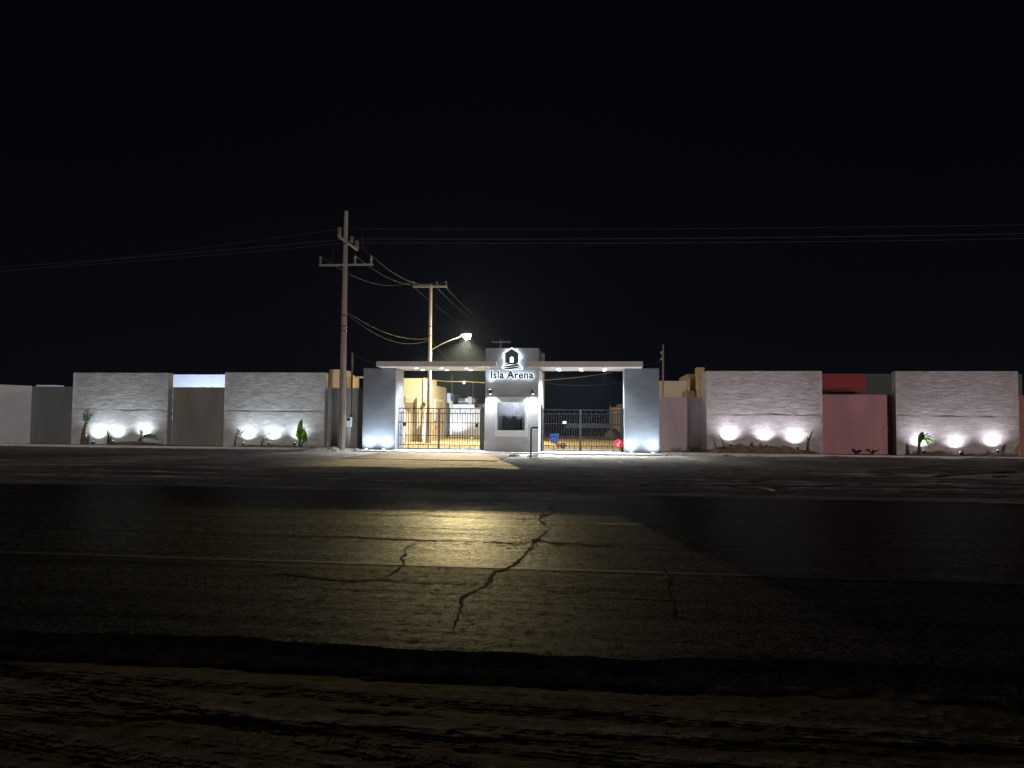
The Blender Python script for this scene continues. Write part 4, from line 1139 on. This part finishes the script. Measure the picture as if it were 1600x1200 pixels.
# meter post, masts
ym = 36.0
pb = base(545.5)
t = thing('meter_post', (pb.x, ym, 0), 'pale electric meter box on a post with a tall thin conduit beside the tall pole', 'meter post')
b = MB(); xq = X(545, ym); b.box(xq - .09, xq + .09, ym - .06, ym + .06, -0.1, Z(545, 667, ym)); b.build('post', M['wall_grey'], t)
b = MB(); b.box(X(542.3, ym), X(549.7, ym), ym - .12, ym + .06, Z(545, 666.8, ym) + .002, Z(545, 651.5, ym)); mb = b.build('meter_box', M['white_plastic'], t)
b = MB(); c = U(545, 655.5, ym - .12); b.tube([c, c + Vector((0, -.08, 0))], .075, 14); b.build('meter_dial', M['black'], mb)
xc = X(549, ym); b = MB(); b.tube([(xc, ym, Z(545, 653, ym)), (xc, ym, Z(549, 572, ym)), (xc - .03, ym, Z(549, 570, ym)), (xc - .10, ym, Z(549, 570.5, ym)), (xc - .12, ym, Z(549, 572, ym))], .030, 8); b.box(xc - .06, xc + .08, ym - .05, ym + .05, Z(545, 651.4, ym), Z(545, 648.5, ym)); b.build('conduit', M['gate_steel'], t)
for (u, vt, vb, Ym, lab, e0, e1, wl) in ((550, 551, 612, 39.0, 'thin pipe mast behind the grey wall next to the tall pole', (551, 553.5), (589, 569), 'wire from the thin mast by the tall pole to the canopy end'),
                               (1036, 538, 622, 39.2, 'thin pipe mast with brackets behind the mauve wall', (1035, 563), (1004, 570.5), 'wire from the thin mast by the mauve wall to the canopy end')):
    x = X(u, Ym, 580)
    b = MB(); b.tube([(x, Ym, 0), (x, Ym, Z(u, vt, Ym))], .05, 8)
    if u > 800:
        for v in (551, 561): b.box(x - .13, x + .02, Ym - .05, Ym + .05, Z(u, v, Ym) - .06, Z(u, v, Ym) + .06)
    tag(b.build('pipe_mast', M['pole'], origin=(x, Ym, 0)), lab, 'mast', 'thin pipe masts behind the boundary wall')
    wire((U(*e0, Ym), U(*e1, 37.0)), wl, .016, sag=.05)

# cables seen under the canopies
c0, c1_ = U(664, 591.5, 46), U(762, 598.5, 46)
wire((c0, U(725, 596.2, 46)), 'orange-lit cable strung under the canopy to the small blue lantern', .022, M['leaf_dry'], sag=0.08, name='string_cable', group='cables strung behind the gates', cat='cable')
wire((U(725, 596.2, 46), c1_), 'orange-lit cable strung from the small blue lantern to the booth', .022, M['leaf_dry'], sag=0.0, name='string_cable', group='cables strung behind the gates', cat='cable')
p = U(725, 597.8, 46)
b = MB(); b.tube([p + Vector((0, 0, .10)), p + Vector((0, 0, .02)), p - Vector((0, 0, .10))], [.03, .13, .05], 12); tag(b.build('hanging_lantern', emis('lantern_blue', (0.25, 0.6, 1.0), 1.2), origin=p), 'small blue lantern hanging on the cable behind the gate', 'lantern')
wire((U(849, 594, 45), U(956, 582, 45)), 'orange-lit cable slanting up under the canopy by the sandy lot', .022, M['leaf_dry'], sag=0.06, name='string_cable', group='cables strung behind the gates', cat='cable')
wire((U(849, 598, 46), U(985, 595, 46)), 'thin pale cable sagging below the slanting cable by the sandy lot', .012, M['wire'], sag=0.22, name='string_cable', group='cables strung behind the gates', cat='cable')

# ================================================================== HOUSES BEHIND
def blk(b, u0, u1, vt, Y0, Y1_, vb=None, dz=0.0):
    um = (u0 + u1) / 2
    b.box(X(u0, Y0), X(u1, Y0), Y0, Y1_, 0.0 if vb is None else Z(um, vb, Y0), Z(um, vt, Y0) + dz); return b
def hpart(t, name, m, *args, **k):
    return blk(MB(), *args, **k).build(name, m, t)
GH = 'houses behind the boundary wall'
# by the tall pole
t = thing('house', (X(540, 51), 51, 0), 'low tan house roofline behind the grey wall and the tall pole', 'house', GH)
hpart(t, 'wall', M['yellow'], 540.5, 600, 588.3, 51.0, 57)
hpart(t, 'parapet', M['tan_light'], 518.5, 532, 577.3, 50.2, 52.5)
hpart(t, 'side_wall', M['brown'], 513.3, 518.4, 577.3, 50.1, 52.5)
hpart(t, 'pier', M['yellow'], 549.5, 551.0, 586.2, 50.7, 50.98)
# bright strip
t = thing('house', (X(310, 52), 52, 0), 'blue-white lit upper wall of a house behind the taupe wall', 'house', GH)
hpart(t, 'wall', M['blue_white'], 255, 356, 585.2, 52, 57)
hpart(t, 'low_wall', M['blue_white'], 55, 84, 601.6, 52, 53)
for u, pw in ((280, 1500), (335, 1800), (70, 260)):
    ground_light(X(u, 49), 49.0, 0.0, 'garden light behind the wall by the ' + ('blue-white house by the first grey panel' if u == 280 else 'blue-white house by the pole-side panel' if u > 280 else 'low blue-white wall'), pw, (0.62, 0.72, 1.0), (X(u, 52), 52, 4), 150)
# first tan house inside the left gate
t = thing('house', (X(645, 51), 51, 0), 'big tan house with lit pilasters seen through the left-hand gate', 'house', GH)
hpart(t, 'wall', M['tan'], 560, 660.5, 591.0, 51, 54.5)
hpart(t, 'side_wall', M['tan_light'], 660.6, 664.5, 590.5, 50.9, 54.6)
f = hpart(t, 'window', M['tan_light'], 632.5, 648.6, 618.2, 50.93, 50.99, vb=628.5)
hpart(f, 'pane', M['wall_grey'], 634.5, 643.5, 620.5, 50.90, 50.928, vb=625.5)
hpart(t, 'door_recess', M['brown'], 634, 646.5, 628.6, 50.94, 50.99, vb=642)
hpart(t, 'downpipe', M['charcoal'], 648.8, 651.2, 621.5, 50.80, 50.92)
hpart(t, 'pilaster', M['white_render'], 627.5, 632.3, 640.0, 50.72, 50.89)
hpart(t, 'pilaster', M['white_render'], 660.5, 664.6, 655.0, 50.60, 50.88)
b = MB(); p = U(663.2, 634, 50.85); b.tube([p, p + Vector((0, 0, .25))], .10, 10); b.build('porch_lamp', M['black'], t)
# second tan house, receding facade
xf = X(692.8, 57); xn = X(673.5, 52.6)
t = thing('house', (xf, 55, 0), 'tan house with a deep white-framed window behind the lamp pole', 'house', GH)
b = MB()
b.add([(xn, 52.6, 0), (xf, 58, 0), (xn - 6, 58, 0), (xn - 6, 52.6, 0)] + [(xn, 52.6, Z(676, 601.0, 52.6)), (xf, 58, Z(676, 601.0, 52.6)), (xn - 6, 58, Z(676, 601.0, 52.6)), (xn - 6, 52.6, Z(676, 601.0, 52.6))],
      [(0,1,2,3),(4,5,6,7),(0,1,5,4),(1,2,6,5),(2,3,7,6),(3,0,4,7)])
b.build('wall', M['tan_light'], t)
dv = Vector((xf - xn, 5.4, 0)).normalized(); nv = Vector((dv.y, -dv.x, 0))
def facade_quad(s0, s1, z0, z1, out, th):
    A = Vector((xn, 52.6, 0)) + dv * s0; B = Vector((xn, 52.6, 0)) + dv * s1
    vs = [A + nv * out, B + nv * out, B + nv * (out + th), A + nv * (out + th)]
    return MB().add([(p.x, p.y, z0) for p in vs] + [(p.x, p.y, z1) for p in vs], [(0,1,2,3),(4,5,6,7),(0,1,5,4),(1,2,6,5),(2,3,7,6),(3,0,4,7)])
w_ = facade_quad(1.0, 4.2, 1.5, 3.1, 0.003, 0.05).build('window', M['white_render'], t)
facade_quad(1.4, 3.9, 1.6, 2.95, 0.055, 0.01).build('pane', M['tan'], w_)
# white houses up the street
t = thing('house', (X(720, 74), 74, 0), 'white house with stepped roofline and tan chimney blocks beyond the white garden wall', 'house', GH)
hpart(t, 'wall', M['blue_white'], 690, 741, 631.8, 74, 80)
hpart(t, 'upper_wall', M['blue_white'], 716, 731.8, 622.3, 74.3, 78); hpart(t, 'upper_wall', M['blue_white'], 692, 700.2, 617.5, 74.3, 78)
hpart(t, 'stair_tower', M['blue_white'], 698, 703.4, 614.2, 73.7, 76); hpart(t, 'pier', M['tan'], 702.6, 707, 626, 73.8, 74)
hpart(t, 'tan_block', M['tan'], 704.5, 711, 618.5, 78.2, 80); hpart(t, 'brown_block', M['brown'], 711.2, 716, 616.3, 78.2, 80); hpart(t, 'chimney', M['tan_light'], 730.5, 737, 620.0, 74.1, 76)
hpart(t, 'brown_chimney', M['brown'], 737.2, 742.5, 622.5, 74.2, 76); hpart(t, 'window', M['charcoal'], 715, 725.5, 628.0, 73.9, 73.99, vb=631.2)
hpart(t, 'tan_annex', M['tan'], 743, 757, 631, 76, 80)
t = thing('garden_wall', (X(720, 62), 62, 0), 'long blue-white garden wall seen through the left-hand gate', 'wall')
hpart(t, 'wall', M['blue_white'], 686, 760, 637.2, 62, 62.3)
hpart(t, 'dark_panel', M['charcoal'], 692.5, 700.5, 629.0, 61.6, 61.98)
hpart(t, 'pilaster', M['white_render'], 686.8, 690.5, 657, 61.5, 61.98); hpart(t, 'pilaster', M['white_render'], 703.2, 705.8, 637.0, 61.5, 61.98)
# right of the right gate
t = thing('house', (X(965, 70), 70, 0), 'drab tan house with a taller block seen past the round red sign', 'house', GH)
hpart(t, 'wall', M['tan'], 953.5, 985, 636.5, 66, 72); hpart(t, 'upper_block', M['tan'], 965, 990, 631.5, 67, 72); hpart(t, 'parapet', M['tan_light'], 953, 954.6, 633.5, 65.8, 65.98)
hpart(t, 'window', M['charcoal'], 955.5, 957, 651, 65.9, 65.98, vb=655)
# roofline above the mauve wall
t = thing('house', (X(1065, 50), 50, 0), 'cream stepped house roofline with a tall yellow column above the mauve wall', 'house', GH)
hpart(t, 'wall', M['tan_light'], 1028, 1074, 595.2, 50, 55); hpart(t, 'side_block', M['tan_light'], 1074.1, 1090, 584.5, 50.4, 55)
hpart(t, 'pier', M['yellow'], 1074.2, 1078.6, 589.5, 49.9, 50.38); hpart(t, 'brown_ledge', M['brown'], 1073.8, 1090, 610.5, 49.5, 49.88)
hpart(t, 'column', M['yellow'], 1089.8, 1101, 574, 49.2, 50.3)
# dark red building
t = thing('building', (X(1340, 46), 46, 0), 'dark red and charcoal building top above the rose red wall', 'building', GH)
hpart(t, 'red_wall', M['oxblood'], 1250, 1354, 584.0, 46, 50); hpart(t, 'charcoal_wall', M['charcoal'], 1354.1, 1420, 584.2, 46, 50); hpart(t, 'ledge', M['charcoal'], 1250, 1420, 611.5, 45.6, 45.95)
t = thing('house', (X(1600, 44), 44, 0), 'brownish house block peeking out behind the far edge of the last textured panel', 'house', GH)
hpart(t, 'wall', M['brown'], 1560, 1598.5, 584.5, 43.5, 47, vb=None)
# far floodlight and low building beyond the lot
t = thing('floodlight', (X(882, 150), 150, 0), 'tiny white-green floodlight far out beyond the dark lot', 'floodlight')
b = MB(); p = U(882, 660, 150); b.tube([(p.x, 150, 0), p], .07, 6); b.build('post', M['gate'], t)
b = MB(); b.box(p.x - .30, p.x + .30, 149.8, 150.2, p.z - .22, p.z + .22); b.build('lens', emis('far_flood', (.85, 1, .9), 5), t)
b = MB(); b.box(X(884, 160), X(952, 160), 160, 166, 0, Z(910, 661.5, 160)); o = b.build('shed', M['charcoal'], origin=(X(915, 160), 160, 0)); tag(o, 'long low dark shed beyond the sandy lot with a thin lit roof edge', 'shed')
b = MB(); b.box(X(884, 159.7), X(938, 159.7), 159.7, 159.95, Z(910, 663.2, 160), Z(910, 662.0, 160)); b.build('roof_edge', M['blue_white'], o)
light('SPOT', 'far_flood_beam', (p.x + .6, 150, p.z), 1500, (.85, 1, .92), .2, (p.x + 6, 160, p.z - .2), 120, 1.0)
# lamps at the feet of the houses
for u, Yq, tgt, lab, pw in ((630, 50.3, 51, 'ground light at the foot of the white pilaster nearest the slate pillar', 60), (662.5, 50.2, 51, 'ground light at the white pilaster by the lamp pole', 60),
                        (689, 61.0, 62, 'ground light at the foot of the first white post of the garden wall', 50), (704.6, 61.0, 62, 'ground light at the foot of the second white post of the garden wall', 50), (713, 61.0, 62, 'ground light on the sand before the plain stretch of the garden wall', 300), (738, 60.0, 62, 'ground light on the sand before the far stretch of the garden wall', 300)):
    ground_light(X(u, Yq), Yq, 0.06, lab, pw, (.85, .94, 1), (X(u, Yq), Yq + .30, 1.6), 130)

ground_light(X(716, 70.5), 70.5, 0.06, 'unseen added light behind the garden wall before the stepped white house', 1500, (.8, .88, 1), (X(716, 74), 74, 3.5), 150)  # unseen lamp added to brighten the front of the white house
# ================================================================== LITTER
def litter(u, v, L, m, label, cat='leaf', z=0.006, name='fallen_leaf', group='fallen leaves on the road'):
    p = G(u, v, z); an = random.uniform(-.5, .5); b = MB()
    c, s = math.cos(an), math.sin(an)
    n = 9; vs = []
    for i in range(n):
        t = i / (n - 1); w = L * .30 * math.sin(math.pi * min(.97, max(.03, t))) * random.uniform(.8, 1.1); x = (t - .5) * L
        zz = .010 + .012 * L / .1 * (abs(t - .5) ** 1.5)
        for k, yy in ((0, -w), (1, 0), (2, w)):
            vs.append((p.x + x * c - yy * s, p.y + x * s + yy * c, z + zz + 0.22 * (yy + w)))
    fs = []
    for i in range(n - 1): fs += [(3*i, 3*i+3, 3*i+4, 3*i+1), (3*i+1, 3*i+4, 3*i+5, 3*i+2)]
    tag(b.add(vs, fs, True).build(name, m, origin=p), label, cat, group)
for a in [(700, 892, .09, M['paper'], 'pale leaf lying just below the near road line'), (664, 903, .08, M['litter'], 'tan leaf below the road line near the thin side crack'),
          (834, 912, .11, M['paper'], 'pale leaf lying alone to the gate-post side of the main crack'), (648, 963, .07, M['litter'], 'tan leaf of the touching pair on the dark asphalt'),
          (655, 961, .07, M['litter'], 'paler leaf of the touching pair on the dark asphalt'), (733, 973, .08, M['litter'], 'tan leaf near the lower end of the main crack'),
          (795, 859, .10, M['litter'], 'yellow leaf just below the long cross crack'), (734, 836, .07, M['paper'], 'tiny pale leaf in the brightest patch of asphalt'),
          (605, 924, .08, M['litter'], 'dim leaf on the dark asphalt left of the thin side crack'), (749, 882, .07, M['litter'], 'reddish leaf just above the near road line'),
          (683, 924, .07, M['litter'], 'small dim leaf between the thin crack and the main crack'), (588, 856, .07, M['litter'], 'small leaf between the long cracks at the dim edge of the light')]:
    litter(*a)
litter(754, 752, .22, M['paper'], 'white paper scrap on the sand in front of the brick paving', 'paper scrap', .03, 'paper_scrap', None)
litter(889.5, 722.5, .25, M['paper'], 'white paper scrap on the sand before the right-hand gate', 'paper scrap', .05, 'paper_scrap', None)
b = MB(); p = G(1175, 763, .07); p2 = G(1210, 766, .06); b.tube([p, p.lerp(p2, .5) + Vector((0, 0, .03)), p2], .018, 6); tag(b.build('stick', M['litter'], origin=p), 'thin pale stick lying on the sand beside the road', 'stick')
# stones along the kerb
for i in range(26):
    u = random.choice([random.uniform(485, 560), random.uniform(1030, 1200), random.uniform(800, 850)]); yq = random.uniform(33.6, 34.9) if u < 700 or u > 900 else random.uniform(30.5, 33.0)
    x = X(u, yq); s = random.uniform(.04, .13); b = MB()
    z = float(verge(np.array([x]), np.array([yq]))[0])
    bm = bmesh.new(); bmesh.ops.create_icosphere(bm, subdivisions=2, radius=s)
    for v in bm.verts:
        k = 1 + .7 * float(vnoise(v.co.x * 9 + i, v.co.y * 9 + v.co.z * 7, i)); v.co = Vector((v.co.x * k * 1.3, v.co.y * k, v.co.z * k * .6))
    b.add([v.co + Vector((x, yq, z + s * .2)) for v in bm.verts], [[q_.index for q_ in f_.verts] for f_ in bm.faces]); bm.free()
    where = 'at the foot of the tall utility pole' if u < 700 else ('around the foot of the bent pipe stand' if u < 900 else 'in the spilled sand along the kerb by the mauve wall')
    tag(b.build('clod', M['sand'], origin=(x, yq, z)), 'loose dirt clod lying ' + where, 'clod', 'dirt clods ' + where)

# ================================================================== night haze
if HAZE:
    b = MB(); b.box(-120, 120, -12, 175, -1.25, 16)
    hm = bpy.data.materials.new('haze'); hm.use_nodes = True
    n = hm.node_tree.nodes; n.remove(n['Principled BSDF'])
    pv_ = n.new('ShaderNodeVolumePrincipled'); pv_.inputs['Density'].default_value = HAZE; pv_.inputs['Color'].default_value = (.55, .72, 1, 1); pv_.inputs['Anisotropy'].default_value = 0.6
    hm.node_tree.links.new(pv_.outputs[0], n['Material Output'].inputs['Volume'])
    struct(b.build('haze', hm), 'stuff')
